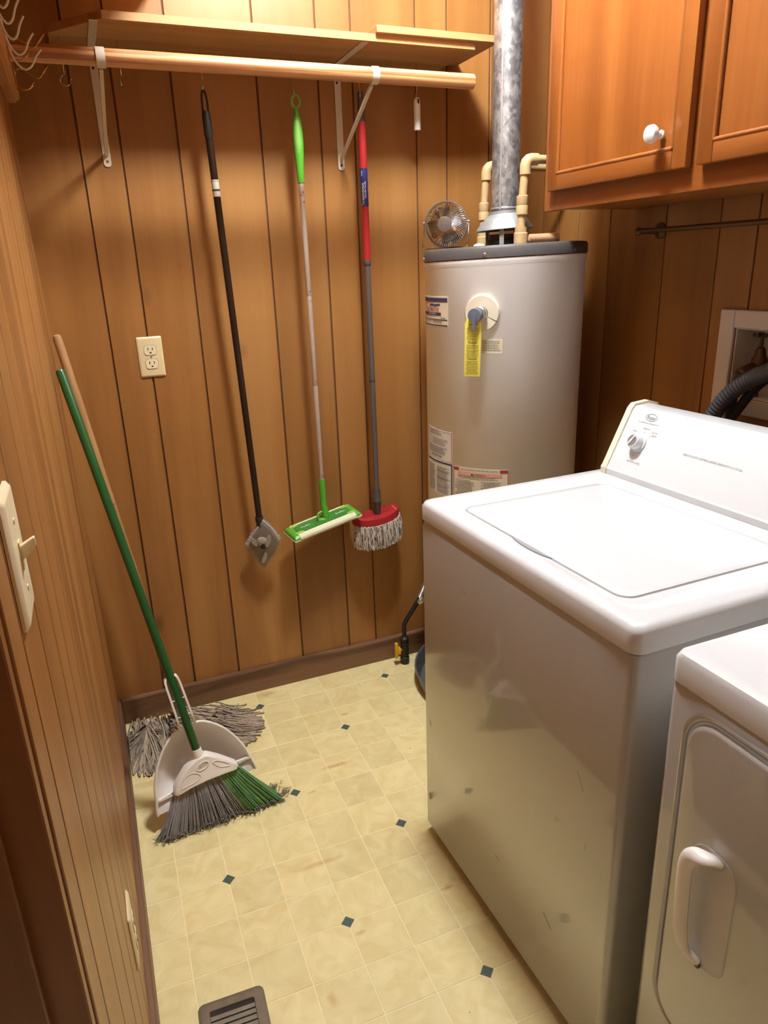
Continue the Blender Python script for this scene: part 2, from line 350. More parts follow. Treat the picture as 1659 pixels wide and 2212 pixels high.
# door jamb at the end of the left wall, with its stop
jb = struct('trim_1', MB().rbox(-.118, -.0015, DOOR0-.018, DOOR0-.001, 0, 2.06, .0015, 1), M_JAMB)
obj('door_stop', MB().rbox(-.075, -.030, DOOR0-.029, DOOR0-.0182, 0, 2.05, .0015, 1), M_JAMB, jb)
struct('trim_2', MB().rbox(-.118, -.0015, DOOR1+.001, DOOR1+.018, 0, 2.06, .0015, 1), M_JAMB)

bbz = .0905
bb = MB()
for x0, x1 in ((.0135, XR-.001),):
    bb.loft([[(x0,0,0),(x1,0,0)],[(x0,-.0125,0),(x1,-.0125,0)],[(x0,-.0125,bbz-.007),(x1,-.0125,bbz-.007)],[(x0,-.009,bbz-.001),(x1,-.009,bbz-.001)],[(x0,-.005,bbz),(x1,-.005,bbz)],[(x0,0,bbz),(x1,0,bbz)]], False, False, False)
    bb.f += [(0,2,4,6,8,10), (11,9,7,5,3,1)]
struct('baseboard_back', bb, M_BASEB, 30)
bl = MB()
y0, y1 = DOOR0+.002, -.0005
bl.loft([[(0,y0,0),(0,y1,0)],[(.0125,y0,0),(.0125,y1,0)],[(.0125,y0,bbz-.007),(.0125,y1,bbz-.007)],[(.009,y0,bbz-.001),(.009,y1,bbz-.001)],[(.005,y0,bbz),(.005,y1,bbz)],[(0,y0,bbz),(0,y1,bbz)]], False, False, False)
bl.f += [(0,2,4,6,8,10), (11,9,7,5,3,1)]
struct('baseboard_left', bl, M_BASEBL, 30)

# floor tiles (4.5 inch vinyl squares) with teal diamond inlays
TA, TOX, TOY, TTH = .1146, .2051, -.7906, -.013
def lat(i, j): return (TOX+TA*(i*math.cos(TTH)-j*math.sin(TTH)), TOY+TA*(i*math.sin(TTH)+j*math.cos(TTH)))
tile_me = None
T2 = TA-.0019
for i in range(-2, 12):
    for j in range(-11, 7):
        cx, cy = lat(i+.5, j+.5)
        if cx < -.06 or cx > 1.25 or cy > .06 or cy < -1.72: continue
        if cx > .85 and cy < -.95: continue
        if tile_me is None:
            m = MB(); h = T2/2
            m.add([(-h,-h,-.002),(h,-h,-.002),(h,h,-.002),(-h,h,-.002),(-h,-h,-.0004),(h,-h,-.0004),(h,h,-.0004),(-h,h,-.0004),
                   (-h+.0006,-h+.0006,0),(h-.0006,-h+.0006,0),(h-.0006,h-.0006,0),(-h+.0006,h-.0006,0)],
                  [(8,9,10,11),(0,1,5,4),(1,2,6,5),(2,3,7,6),(3,0,4,7),(4,5,9,8),(5,6,10,9),(6,7,11,10),(7,4,8,11)])
            t = obj('tile', m, M_TILE, fl, 0, origin=(0,0,0)); tile_me = t.data
        else:
            t = bpy.data.objects.new('tile', tile_me); COL.objects.link(t); t.parent = fl
        t.location = Vector((cx, cy, 0))-ORG[fl]; t.rotation_euler = (0, 0, TTH)
inl_me = None
for i in range(-2, 8, 2):
    for j in range(-10, 8, 2):
        if ((i+j)//2) % 2: continue
        cx, cy = lat(i, j)
        if cx < .02 or cx > 1.1 or cy > -.02 or cy < -1.7 or (cx > .85 and cy < -.9): continue
        if inl_me is None:
            h = .0158
            m = MB().add([(-h,0,-.001),(0,-h,-.001),(h,0,-.001),(0,h,-.001),(-h,0,.0003),(0,-h,.0003),(h,0,.0003),(0,h,.0003)], [(4,5,6,7),(0,1,5,4),(1,2,6,5),(2,3,7,6),(3,0,4,7)])
            t = obj('diamond_inlay', m, M_GREENIN, fl, 0, origin=(0,0,0)); inl_me = t.data
        else:
            t = bpy.data.objects.new('diamond_inlay', inl_me); COL.objects.link(t); t.parent = fl
        t.location = Vector((cx, cy, 0))-ORG[fl]; t.rotation_euler = (0, 0, TTH)

# ------------------------------------------------------------------ ceiling lamp (gives the room's light)
cl = thing('ceiling_light', (LAMP.x, LAMP.y, ZC-.11), 'round white glass globe lamp fixed to the ceiling', 'ceiling light')
obj('lamp_base', MB().lathe([(.12,-.022),(.13,-.004),(.13,-.0005)], (LAMP.x,LAMP.y,ZC), seg=32), M_OFFWH, cl)
gl = obj('lamp_globe', MB().lathe([(.002,-.115),(.05,-.111),(.09,-.095),(.112,-.070),(.118,-.045),(.114,-.0225)], (LAMP.x,LAMP.y,ZC), seg=32), M_GLOBE, cl)
M_GLOBE.node_tree.nodes['Principled BSDF'].inputs['Emission Strength'].default_value = 92
hl = bpy.data.lights.new('hall_fill', 'POINT'); hl.energy = HALL_FILL_W; hl.color = LAMP_COL; hl.shadow_soft_size = .15  # unseen fill light added on the hall side to lift the dark jamb
ho = bpy.data.objects.new('hall_fill', hl); COL.objects.link(ho); ho.location = HALL_FILL

# ------------------------------------------------------------------ washer
TW = .024
WO = Vector((.7157, -.8415, 0)); WD = Vector((math.cos(TW), math.sin(TW), 0)); WW = Vector((math.sin(TW), -math.cos(TW), 0))
def wp(u, v, z): return WO+WD*u+WW*v+Vector((0,0,z))
WM = Matrix(((WD.x, WW.x, 0, WO.x), (WD.y, WW.y, 0, WO.y), (0, 0, 1, 0), (0,0,0,1)))
wa = thing('washing_machine', wp(.33,.337,0), 'white top-loading washing machine with dial console beside the water heater', 'washing machine')
WH = .674
obj('body', MB().loft([[wp(u,v,z) for u,v in rrect(e,.66-e,e,WH-e,.014)] for z,e in ((.03,.004),(.036,.0),(.855,.0),(.866,.004))]), M_WHITE_SHADED, wa)
obj('kick_panel', MB().rbox(.02,.64,.02,WH-.02,.012,.034,.002,1,WM), M_BLACK, wa)
for u, v in ((.06,.05),(.06,WH-.05),(.60,.05),(.60,WH-.05)):
    obj('foot', MB().lathe([(.016,0),(.018,.004),(.016,.012),(.007,.013),(.007,.03)], wp(u,v,0), seg=16), M_BLACK, wa)
LU0, LU1, LV0, LV1 = .052, .425, .098, .590
dk = MB(); loops = []
for z, u0, u1, v0, v1, r in ((.869,.003,.657,.003,WH-.003,.018),(.871,-.002,.662,-.002,WH+.002,.02),(.902,-.002,.662,-.002,WH+.002,.02),(.911,.003,.657,.003,WH-.003,.02),(.914,.011,.649,.011,WH-.011,.02),
        (.914,.034,.470,.05,.632,.03),(.9115,.040,.464,.057,.626,.03),(.9115,LU0-.0035,LU1+.0035,LV0-.0035,LV1+.0035,.028),(.909,LU0-.0025,LU1+.0025,LV0-.0025,LV1+.0025,.028),(.903,LU0-.002,LU1+.002,LV0-.002,LV1+.002,.028)):
    loops.append([wp(u,v,z) for u,v in rrect(u0,u1,v0,v1,r)])
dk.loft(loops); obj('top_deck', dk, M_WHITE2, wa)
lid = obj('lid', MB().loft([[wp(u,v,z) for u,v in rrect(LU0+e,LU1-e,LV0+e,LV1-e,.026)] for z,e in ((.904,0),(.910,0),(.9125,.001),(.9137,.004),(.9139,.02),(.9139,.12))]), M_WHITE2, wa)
nt_ = MB(); n = 14; top = []; bot = []
for k in range(n+1):
    t = k/n; v = .285+.125*t; b_ = math.sin(PI*t)**.6
    top.append((LU0-.001+.000*b_, v)); bot.append((LU0-.001-.010*b_, v))
ring = top+bot[::-1]
nt_.loft([[wp(u,v,.9118) for u,v in ring],[wp(u,v,.9141) for u,v in ring]])
part_label(obj('lid_finger_notch', nt_, plain('notch grey', srgb(150,152,156), .5), wa), 'grey finger notch at the front of the lid')
prof = [(.478,.9145),(.478,.929),(.481,.934),(.545,1.062),(.553,1.070),(.592,1.073),(.618,1.066),(.622,1.05),(.622,.9145)]
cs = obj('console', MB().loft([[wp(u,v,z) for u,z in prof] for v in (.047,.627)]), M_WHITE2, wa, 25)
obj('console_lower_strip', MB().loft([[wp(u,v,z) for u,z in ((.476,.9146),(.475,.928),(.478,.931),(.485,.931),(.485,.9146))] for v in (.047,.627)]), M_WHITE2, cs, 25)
cp = [(.473,.9146),(.473,.930),(.477,.935),(.541,1.065),(.551,1.0755),(.593,1.079),(.622,1.071),(.627,1.05),(.627,.9146)]
for v0 in (.031, .627):
    obj('end_cap', MB().loft([[wp(u,v,z) for u,z in cp] for v in (v0, v0+.016)]), M_CREAM, wa, 25)
pa = wp(.482,0,.936); pb = wp(.545,0,1.062); PS = (pb-pa).normalized(); PN = -(PS.cross(WW)).normalized()
def con(x, y, h=.0008): return pa+WW*x+PS*y+PN*h
kb = obj('dial', MB().lathe([(.0225,0),(.0225,.003),(.0185,.005),(.0175,.018),(.015,.0215),(.002,.022)], con(.108,.068), PN, 32), M_KNOB, wa)
obj('dial_cap', MB().lathe([(.0125,.0),(.0125,.001),(.001,.0013)], con(.108,.068,.0225), PN, 28), M_KNOBC, kb)
g_ = (PS*.9+WW*.45).normalized(); s_ = PN.cross(g_)
obj('dial_grip', MB().loft([[con(.108,.068,h)+g_*a*.0115+s_*b2*.0022 for a,b2 in ((-1,-1),(1,-1),(1,1),(-1,1))] for h in (.0232,.0262)]), M_KNOB, kb, 0)
t = MB(); fn = lambda a, b2: con(a, b2, .0004)
for tx, tx0, ty0 in (('SMALL',.083,.093),('MEDIUM',.1135,.1035),('EXTRA',.142,.0985),('LARGE',.142,.0915)):
    t2_ = MB(); put_text(t2_, tx, .0055, fn, tx0, ty0); obj('lettering', t2_, M_INKG, cs, 0)
for tx, ts, tx0, ty0 in (('WATER LEVEL',.0068,.1178,.022),('BY WHIRLPOOL CORPORATION',.0042,.1118,.1168),('HEAVY DUTY | EXTRA LARGE CAPACITY | 4 CYCLE',.0066,.316,.0706)):
    t2_ = MB(); put_text(t2_, tx, ts, fn, tx0, ty0); obj('lettering', t2_, M_INKG, cs, 0)
t2_ = MB(); t2_.add([fn(.1075+a, .0365+b2) for a, b2 in ((-.0012,-.0012),(.0012,-.0012),(.0012,.0012),(-.0012,.0012))], [(0,1,2,3)]); obj('dial_mark', t2_, M_INKG, cs, 0)
for x0, y0, x1, y1 in ((.089,.088,.092,.0855),(.1125,.097,.1125,.0935),(.132,.0885,.129,.0865)):
    d = Vector((y1-y0, x0-x1)).normalized()*.0005
    obj('dial_mark', MB().add([fn(x0-d.x,y0-d.y),fn(x1-d.x,y1-d.y),fn(x1+d.x,y1+d.y),fn(x0+d.x,y0+d.y)], [(0,1,2,3)]), M_INKG, cs, 0)
t = MB(); fn = lambda a, b2: con(a, b2, .0004)
put_text(t, 'Roper', .0135, fn, .1123, .1305, sx=.78, shear=.15)
oo = [(.1123+.0178*math.cos(2*PI*k/40), .1312+.0088*math.sin(2*PI*k/40)) for k in range(40)]
oi_ = [(.1123+.0168*math.cos(2*PI*k/40), .1312+.0079*math.sin(2*PI*k/40)) for k in range(40)]
t.loft([[fn(*p) for p in oo],[fn(*p) for p in oi_]], False, False)
obj('maker_badge', t, plain('badge ink', srgb(84,88,92), .5), cs, 0)
# scratches and scuffs on the front
M_SCUFF = plain('scuff brown', srgb(110,92,72), .8)
for v, z, dv, dz in ((.03,.36,.012,-.03),(.19,.77,.02,-.006),(.30,.70,.012,-.004),(.57,.60,.03,-.05),(.60,.46,.004,.03),(.33,.21,.02,-.012),(.50,.22,.04,-.03),(.02,.13,.01,-.025)):
    part_label(obj('scuff_mark', MB().tube([wp(0,v,z), wp(0,v+dv*.6,z+dz*.6)], .00035, 4), M_SCUFF, wa, 0), 'thin dark scuff on the front panel')

# ------------------------------------------------------------------ dryer
DX, DY0, DY1 = .742, -1.573, -2.255
dr = thing('clothes_dryer', (DX+.32, (DY0+DY1)/2, 0), 'white front-door clothes dryer standing next to the washing machine', 'dryer')
obj('body', MB().loft([[(x,y,z) for x,y in rrect(DX+e,DX+.64-e,DY1+e,DY0-e,.012)] for z,e in ((.03,.003),(.035,0),(.862,0),(.867,.002))]), M_WHITE_SHADED, dr)
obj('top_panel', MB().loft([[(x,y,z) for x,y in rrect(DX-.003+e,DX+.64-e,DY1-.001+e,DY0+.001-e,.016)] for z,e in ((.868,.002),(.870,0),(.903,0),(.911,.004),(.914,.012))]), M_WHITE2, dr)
for x, y in ((DX+.06,DY0-.06),(DX+.06,DY1+.06),(DX+.58,DY0-.06),(DX+.58,DY1+.06)):
    obj('foot', MB().lathe([(.016,0),(.018,.004),(.016,.012),(.007,.013),(.007,.033)], (x,y,0), seg=16), M_BLACK, dr)
def dpt(y, z, x): return (x, y, z)
q0, q1, q2, q3 = -2.215, -1.6165, .315, .842          # door outline y0,y1,z0,z1
dd = MB(); dd.loft([[dpt(y,z,x) for y,z in rrect(q0-e,q1+e,q2-e,q3+e,.05,8)] for x,e in ((DX+.001,.012),(DX-.0035,.011),(DX-.0045,.0085),(DX-.003,.005),(DX-.001,.004))], False, False)
obj('door_surround', dd, M_WHITE_SHADED, dr)
dmb = MB(); loops = [[dpt(y,z,x) for y,z in rrect(q0+e,q1-e,q2+e,q3-e,.045,8)] for x,e in ((DX+.002,.0),(DX-.003,.0),(DX-.0065,.002),(DX-.008,.006))]
dmb.loft(loops, False, True); door = obj('door', dmb, M_WHITE_SHADED, dr)
# handle scoop and grip
sc = MB(); s0 = [dpt(y,z,0) for y,z in rrect(-1.722,-1.652,.478,.672,.03,6)]
def scl(e, x): return [(x, y, z) for y, z in rrect(-1.722+e,-1.652-e,.478+e,.672-e,.03,6)]
sc.loft([scl(-.002,DX-.0078), scl(-.001,DX-.0095), scl(.001,DX-.0095), scl(.002,DX-.0083)], False, True)
obj('handle_scoop', sc, plain('scoop enamel', (.62,.60,.57,1), .35), door)
hd = MB()
path = [(DX-.008,-1.692,.664),(DX-.020,-1.686,.668),(DX-.0295,-1.672,.664),(DX-.031,-1.663,.645),(DX-.0305,-1.6625,.60),(DX-.028,-1.665,.53),(DX-.022,-1.671,.498),(DX-.010,-1.680,.482)]
loops = []
for i, p in enumerate(smooth_path(path, 4)):
    wdt = .0105 if p.z > .6 else .0095
    loops.append((p, wdt))
pts = [Vector(p) for p, _ in loops]; lp = []
for i, p in enumerate(pts):
    tg = (pts[min(i+1,len(pts)-1)]-pts[max(i-1,0)]).normalized()
    sd = Vector((0,1,0)); sd = (sd-tg*sd.dot(tg)).normalized(); nn = tg.cross(sd)
    lp.append([p+sd*math.cos(2*PI*k/12)*.0115+nn*math.sin(2*PI*k/12)*.0065 for k in range(12)])
hd.loft(lp); obj('handle', hd, M_PANW, door)
obj('handle_screw', MB().lathe([(.0055,0),(.0055,.002),(.001,.0026)], (DX-.0095,-1.684,.477), (-1,0,0), 16), M_VALVEB, door)

# ------------------------------------------------------------------ water heater
HC = Vector((1.249, -.305, 0)); HR = .23
wh = thing('water_heater', (HC.x, HC.y, .012), 'tall white cylindrical gas water heater with dark grey cap in the corner', 'water heater')
def hpt(a, z, r): return (HC.x+r*math.sin(a), HC.y-r*math.cos(a), z)
def cant(mb, z0=1.39):      # the cap sits slightly canted on the tank
    mb.v = [(x, y, z+(.024*((x-HC.x)*.85-(y-HC.y)*.53) if z > z0 else 0)) for x, y, z in mb.v]; return mb
obj('tank', cant(MB().lathe([(.226,.055),(HR,.06),(HR,1.398),(.2325,1.404),(.2325,1.413),(.229,1.415)], HC, seg=96)), M_TANK, wh)
obj('base_ring', MB().lathe([(.225,.014),(.228,.016),(.228,.06),(.226,.062)], HC, seg=64), M_GREYCAP, wh)
cap = obj('top_cap', cant(MB().lathe([(.231,1.4152),(.234,1.416),(.234,1.438),(.230,1.4445),(.222,1.4465),(.10,1.4485),(.001,1.449)], HC, seg=96)), M_GREYCAP, wh)
for a in (-110, -44.2, 22):
    a = math.radians(a); nn = Vector((math.sin(a),-math.cos(a),0))
    obj('screw', cant(MB().lathe([(.0052,0),(.0050,.0012),(.0036,.0022),(.0008,.0025)], Vector(hpt(a,1.4235,.2338)), nn, 14)), M_STEEL, cap)
hood = obj('draft_hood', cant(cant(MB().lathe([(.0795,1.490),(.081,1.491),(.078,1.499),(.055,1.524),(.0445,1.532),(.0440,1.540),(.0425,1.540),(.0425,1.533),(.053,1.522),(.076,1.498),(.0785,1.491)], HC, seg=48, caps=False))), M_GALV2, wh)
obj('flue_outlet', MB().lathe([(.052,1.449),(.052,1.462),(.047,1.464),(.047,1.478),(.010,1.478)], HC, seg=32), M_BLACK, wh)
for a in (-165, -38, 78):
    a = math.radians(a); c_, s__ = math.cos(a), math.sin(a)
    f = lambda t, r, z: (HC.x+r*s__+t*c_, HC.y-r*c_+t*s__, z)
    obj('hood_leg', MB().loft([[f(-.006,.068,z),f(.006,.068,z),f(.006,.0705,z),f(-.006,.0705,z)] for z in (1.4485,1.503)]), M_GALV2, hood, 0)
# T&P valve with foam collar, on the front of the tank
va = math.radians(-45.5); vn = Vector((math.sin(va), -math.cos(va), 0)); vr = Vector((math.cos(va), math.sin(va), 0))
VC = Vector(hpt(va, 1.275, HR))
col = MB(); n = 40; gap = math.radians(-28)
ang = [gap+.03+(2*PI-.06)*k/n for k in range(n+1)]
def ring3(r, h): return [VC+vr*r*math.cos(t)+Vector((0,0,1))*r*math.sin(t)+vn*(h-(HR-math.sqrt(max(0,HR*HR-(r*math.cos(t))**2)))) for t in ang]
lo = [ring3(.018,.010), ring3(.0455,.010), ring3(.048,.006), ring3(.048,-.001)]
col.loft(lo, False, False, False)
part_label(obj('foam_collar', col, M_CREAM, wh), 'cream foam collar around the relief valve')
vb = obj('relief_valve', MB().lathe([(.0165,-.002),(.0165,.016),(.0185,.017),(.0185,.030),(.0165,.032),(.0165,.045)], VC, vn, 24), M_STEEL, wh)
vh = VC+vn*.05+vr*-.004+Vector((0,0,-.002))
obj('valve_cap', MB().lathe([(.017,-.008),(.0185,-.004),(.0185,.012),(.0175,.014),(.004,.0145)], vh, vn, 28), M_BLUEV, vb)
lv = MB()
lv.loft([[vh+vn*h+vr*x+Vector((0,0,z)) for x,z in ((-.006,.006),(.006,.006),(.0055,-.012),(.003,-.040),(-.003,-.040),(-.0055,-.012))] for h in (.0148,.018)])
obj('test_lever', lv, M_BLUEV, vb, 0)
# yellow warning tag hanging from the lever
tg = thing('warning_tag', (1.035,-.495,1.112), 'yellow printed warning tag hanging from the relief valve lever', 'tag')
def tagpt(x, z, h=0):
    t = (1.272-z)/.16
    return VC+vn*(.052+.005*t-.012*t*t+h)+vr*(x-.010-.005*t*t)+Vector((0,0,z-1.275))
rows = [1.112+.010*k for k in range(17)]
def trow(z):
    w2 = .0225 if z < 1.255 else .0225*(1-.55*(z-1.255)/.02)
    return w2
tm = MB(); fr_ = [[tagpt(-trow(z),z,0), tagpt(-trow(z)*.33,z,0), tagpt(trow(z)*.33,z,0), tagpt(trow(z),z,0)] for z in rows]
bk = [[tagpt(-trow(z),z,-.0006), tagpt(-trow(z)*.33,z,-.0006), tagpt(trow(z)*.33,z,-.0006), tagpt(trow(z),z,-.0006)] for z in rows]
tm.loft([f_+b_[::-1] for f_, b_ in zip(fr_, bk)])
obj('tag_sheet', tm, M_YELLOW, tg, 0)
pm = MB(); z = 1.248; random.seed(3); k = 0
while z > 1.118:
    big = k in (0, 11, 21)
    wln = .0125 if big else random.uniform(.014, .0175); x = -wln
    h = .0022 if big else .0013
    while x < wln:
        e_ = min(x+random.uniform(.002,.007), wln)
        pm.add([tagpt(x,z,.0004),tagpt(e_,z,.0004),tagpt(e_,z+h,.0004),tagpt(x,z+h,.0004)], [(0,1,2,3)])
        x = e_+.0008
    z -= .0042 if not big else .0055; k += 1
obj('tag_print', pm, plain('tag ink', srgb(120,112,40), .7), tg, 0)
# paper labels wrapped on the tank
def patch(name, a0, a1, z0, z1, mat, r=HR+.0006, parent=wh):
    a0, a1 = math.radians(a0), math.radians(a1); n = max(3, int((a1-a0)/.06)); m = MB()
    fr = [[hpt(a0+(a1-a0)*k/n, z, r) for k in range(n+1)] for z in (z0, z1)]
    m.loft([fr[0]+[hpt(a0+(a1-a0)*k/n, z0, r-.0005) for k in reversed(range(n+1))], fr[1]+[hpt(a0+(a1-a0)*k/n, z1, r-.0005) for k in reversed(range(n+1))]])
    return obj(name, m, mat, parent)
def strip(m, a0, a1, z0, z1, r=HR+.0012):
    a0, a1 = math.radians(a0), math.radians(a1); n = max(1, int((a1-a0)/.08)+1)
    for k in range(n):
        b0, b1 = a0+(a1-a0)*k/n, a0+(a1-a0)*(k+1)/n
        m.add([hpt(b0,z0,r),hpt(b1,z0,r),hpt(b1,z1,r),hpt(b0,z1,r)], [(0,1,2,3)])
def textlines(m, a0, a1, z0, z1, dz, h, seed=1, indent=0):
    random.seed(seed); z = z1-dz
    while z > z0:
        x = a0+random.choice((0, indent)); e1 = a1-random.uniform(0, (a1-a0)*.25)
        while x < e1:
            x2 = min(x+random.uniform(.6,2.2), e1); strip(m, x, x2, z, z+h); x = x2+.3
        z -= dz
def cylt(a_deg, z0, r=HR+.0014):
    a = math.radians(a_deg); return lambda x, y: hpt(a+x/HR, z0+y, r)
lb = patch('maker_label', -112, -72.5, 1.236, 1.318, M_LABELC)
m = MB(); strip(m,-112,-73,1.303,1.314); strip(m,-112,-80,1.2665,1.2745); strip(m,-112,-73,1.2535,1.256); strip(m,-112,-73,1.238,1.241)
pts_ = [(-96,1.291),(-92,1.2935),(-88,1.2915),(-81,1.2935),(-81,1.2985),(-88,1.2965),(-92,1.2985),(-96,1.296)]
m.add([hpt(math.radians(a),z,HR+.0013) for a,z in pts_], [(0,1,6,7),(1,2,5,6),(2,3,4,5)])
obj('blue_print', m, M_BLUEINK, lb, 0)
m = MB(); put_text(m, 'CRAFTMASTER', .0155, cylt(-93,1.282), sx=.82, bold=.012); put_text(m, 'U.S.', .012, cylt(-102,1.2945), sx=.9); obj('red_print', m, M_REDINK, lb, 0)
m = MB(); put_text(m, 'WATER HEATERS', .0065, cylt(-92.5,1.2705,HR+.0017)); obj('white_print', m, M_WHITEINK, lb, 0)
m = MB(); textlines(m,-90,-78,1.2425,1.253,.0035,.0014,4); textlines(m,-80,-74,1.256,1.263,.004,.0018,5); obj('fine_print', m, M_INK, lb, 0)
lb = patch('relief_notice_label', -46, -31.6, 1.168, 1.206, M_LABELC)
m = MB(); textlines(m,-45,-32,1.171,1.2045,.0048,.0013,8); obj('fine_print', m, M_INK, lb, 0)
lb = patch('rating_label', -104, -69, .846, .936, M_LABELW)
m = MB(); strip(m,-69.8,-69.3,.848,.934); strip(m,-104,-69.4,.933,.934); obj('red_border', m, M_REDINK, lb, 0)
m = MB(); textlines(m,-98,-80,.918,.934,.0045,.0014,11); textlines(m,-96,-72,.888,.912,.0042,.0012,12,3); textlines(m,-101,-72,.862,.886,.0044,.0016,13)
for k in range(16): strip(m, -95+k*.95, -95+k*.95+random.uniform(.3,.6), .853, .859)
obj('fine_print', m, M_INK, lb, 0)
lb = patch('gas_notice_label', -104, -69, .735, .841, M_LABELW)
m = MB(); strip(m,-104,-69,.836,.8408); strip(m,-70,-69,.736,.837); obj('blue_border', m, M_BLUEINK, lb, 0)
m = MB(); textlines(m,-102,-89,.74,.826,.0042,.0014,21); textlines(m,-87,-71.5,.74,.826,.0042,.0014,22)
for za, zb in ((.790,.8105),(.762,.786)):
    for e in (za, zb): strip(m, -87.5,-71, e, e+.0007)
obj('fine_print', m, M_INK, lb, 0)
lb = patch('lighting_instructions_label', -67.6, -25.5, .735, .838, M_LABELC)
for sa_, sb_, za_, zb_ in ((-67.4,-62.5,.829,.8375),(-31.5,-25.7,.829,.8375),(-67.4,-67,.736,.829),(-26,-25.6,.736,.829)):
    m = MB(); strip(m,sa_,sb_,za_,zb_); obj('red_band', m, M_REDINK, lb, 0)
m = MB(); strip(m,-63.5,-30,.815,.8255); obj('salmon_band', m, M_PINKINK, lb, 0)
m = MB(); put_text(m, 'FOR YOUR SAFETY READ BEFORE LIGHTING', .0058, cylt(-47,.833)); put_text(m, 'WARNING', .0075, cylt(-46,.8202,HR+.0019))
m.add([hpt(math.radians(a),z,HR+.0019) for a,z in ((-53,.817),(-50.6,.817),(-51.8,.8235))], [(0,1,2)])
textlines(m,-63,-31,.805,.815,.0042,.0013,31); textlines(m,-66,-49,.74,.803,.0044,.0014,32,2); textlines(m,-45,-28,.74,.803,.0044,.0014,33,2); obj('fine_print', m, M_INK, lb, 0)
# drain pan under the heater
dp = obj('drain_pan', MB().lathe([(.262,.0),(.272,.002),(.284,.058),(.288,.060),(.288,.064),(.282,.0645),(.2795,.058),(.268,.010),(.001,.009)], (HC.x,HC.y,.0), seg=72), M_PAN)
tag(dp, 'shallow round grey drain pan on the floor beneath the water heater', 'drain pan')

# flue pipe
fp = thing('flue_pipe', (HC.x, HC.y, 1.54), 'galvanised metal flue pipe rising from the water heater hood', 'flue pipe')
obj('pipe', MB().lathe([(.0385,1.5405),(.0385,ZC-.001)], HC, seg=48), M_GALV, fp)
sa = math.radians(-52)
obj('seam', MB().loft([[hpt(sa-.05,z,.0383),hpt(sa-.05,z,.0402),hpt(sa+.05,z,.0402),hpt(sa+.05,z,.0383)] for z in (1.541,ZC-.002)]), M_GALV2, fp, 0)
obj('joint_band', MB().lathe([(.0388,1.5425),(.0398,1.544),(.0398,1.548),(.0388,1.5495)], HC, seg=48), M_GALV2, fp)

# two tan plastic supply pipes
def supply(px, py, ztop, label, xe):
    p = thing('supply_pipe', (px, py, 1.449), label, 'pipe', 'tan water supply pipes on the heater')
    obj('base_fitting', MB().lathe([(.019,1.4485),(.019,1.476),(.0165,1.478),(.0165,1.492)], (px,py,0), seg=20), M_CPVC, p)
    obj('riser', MB().tube([(px,py,1.49),(px+.002,py,1.56),(px+.008,py-.002,ztop)], .0112, 14), M_CPVC, p)
    obj('coupling', MB().lathe([(.0125,1.522),(.0160,1.524),(.0160,1.545),(.0152,1.547),(.0160,1.549),(.0160,1.570),(.0125,1.572)], (px+.002,py,0), seg=20), M_CPVC, p)
    e = Vector((px+.008, py-.002, ztop))
    obj('elbow', MB().tube([e+Vector((0,0,-.022)),e,e+Vector((.003,0,.008)),e+Vector((.009,0,.0135)),e+Vector((.018,0,.0155)),e+Vector((.036,0,.0155))], .0152, 16), M_CPVC, p)
    obj('run', MB().tube([e+Vector((.034,0,.0155)),(xe,py-.002,ztop+.0155)], .0112, 14), M_CPVC, p)
supply(1.239, -.405, 1.645, 'tan plastic pipe rising in front of the flue hood, turning right', XR-.001)
supply(1.249, -.182, 1.655, 'tan plastic pipe half hidden behind the galvanised flue', XR-.001)

# cut pipe offcut lying on the cap
oc = thing('pipe_offcut', (1.29,-.437,1.448), 'short tan pipe offcut with a ragged end lying on the heater cap', 'pipe piece')
p0, p1 = Vector((1.258,-.420,1.4615)), Vector((1.330,-.455,1.4630))
obj('sleeve', MB().tube([p0, p0.lerp(p1,.5), p1], .0115, 16), plain('brown tan tube', srgb(176,136,98), .7, bump=.3, vary=.2), oc)
random.seed(5)
m = MB(); ax_ = (p0-p1).normalized()
m.lathe([(.0116,0),(.0100,.003),(.007,.0012),(.004,.004),(.0005,.002)], p0, ax_, 12)
m.v = [tuple(Vector(v)+Vector((random.uniform(-1,1),random.uniform(-1,1),random.uniform(-1,1)))*.0011) for v in m.v]
obj('ragged_end', m, plain('torn fibre', srgb(196,150,116), .9, bump=.6), oc, 0)

# small desk fan on the cap
FC = Vector((1.0865,-.254,1.5095)); FB = 1.4440
fan = thing('desk_fan', (FC.x, FC.y, 1.448), 'small round silver metal desk fan standing on the water heater cap', 'fan')
fn_ = (CAM-FC).normalized(); fn_ = (Vector((-.62,-.78,-.02))).normalized(); fr3 = fn_.cross(Vector((0,0,1))).normalized()*-1; fu = fr3.cross(fn_)*-1
if fu.z < 0: fu = -fu
def fpnt(x, y, h): return FC+fr3*x+fu*y+fn_*h
RF = .060
circ = lambda r, h, n=48: [fpnt(r*math.cos(2*PI*k/n), r*math.sin(2*PI*k/n), h) for k in range(n)]
def ringtube(m, r, h, rad, n=48, seg=6):
    loops = []
    for k in range(n+1):
        a = 2*PI*k/n; cdir = fr3*math.cos(a)+fu*math.sin(a); c = FC+cdir*r+fn_*h
        loops.append([c+(cdir*math.cos(2*PI*j/seg)+fn_*math.sin(2*PI*j/seg))*rad for j in range(seg)])
    return m.loft(loops, False, False)
obj('rim', ringtube(ringtube(MB(), RF, .004, .0022), RF-.001, -.012, .0016), M_FANGREY, fan)
m = MB()
for k in range(56):
    a = 2*PI*k/56; pth = []
    for j in range(7):
        t = j/6; r = .0195+(RF-.0195)*t; tw_ = .35*(1-t); h = .020-.016*t**2.2
        pth.append(fpnt(r*math.cos(a+tw_), r*math.sin(a+tw_), h))
    m.tube(pth, .00105, 5, False)
ringtube(m, .042, .0125, .0010); obj('front_grille', m, M_CHROME, fan, kind='stuff')
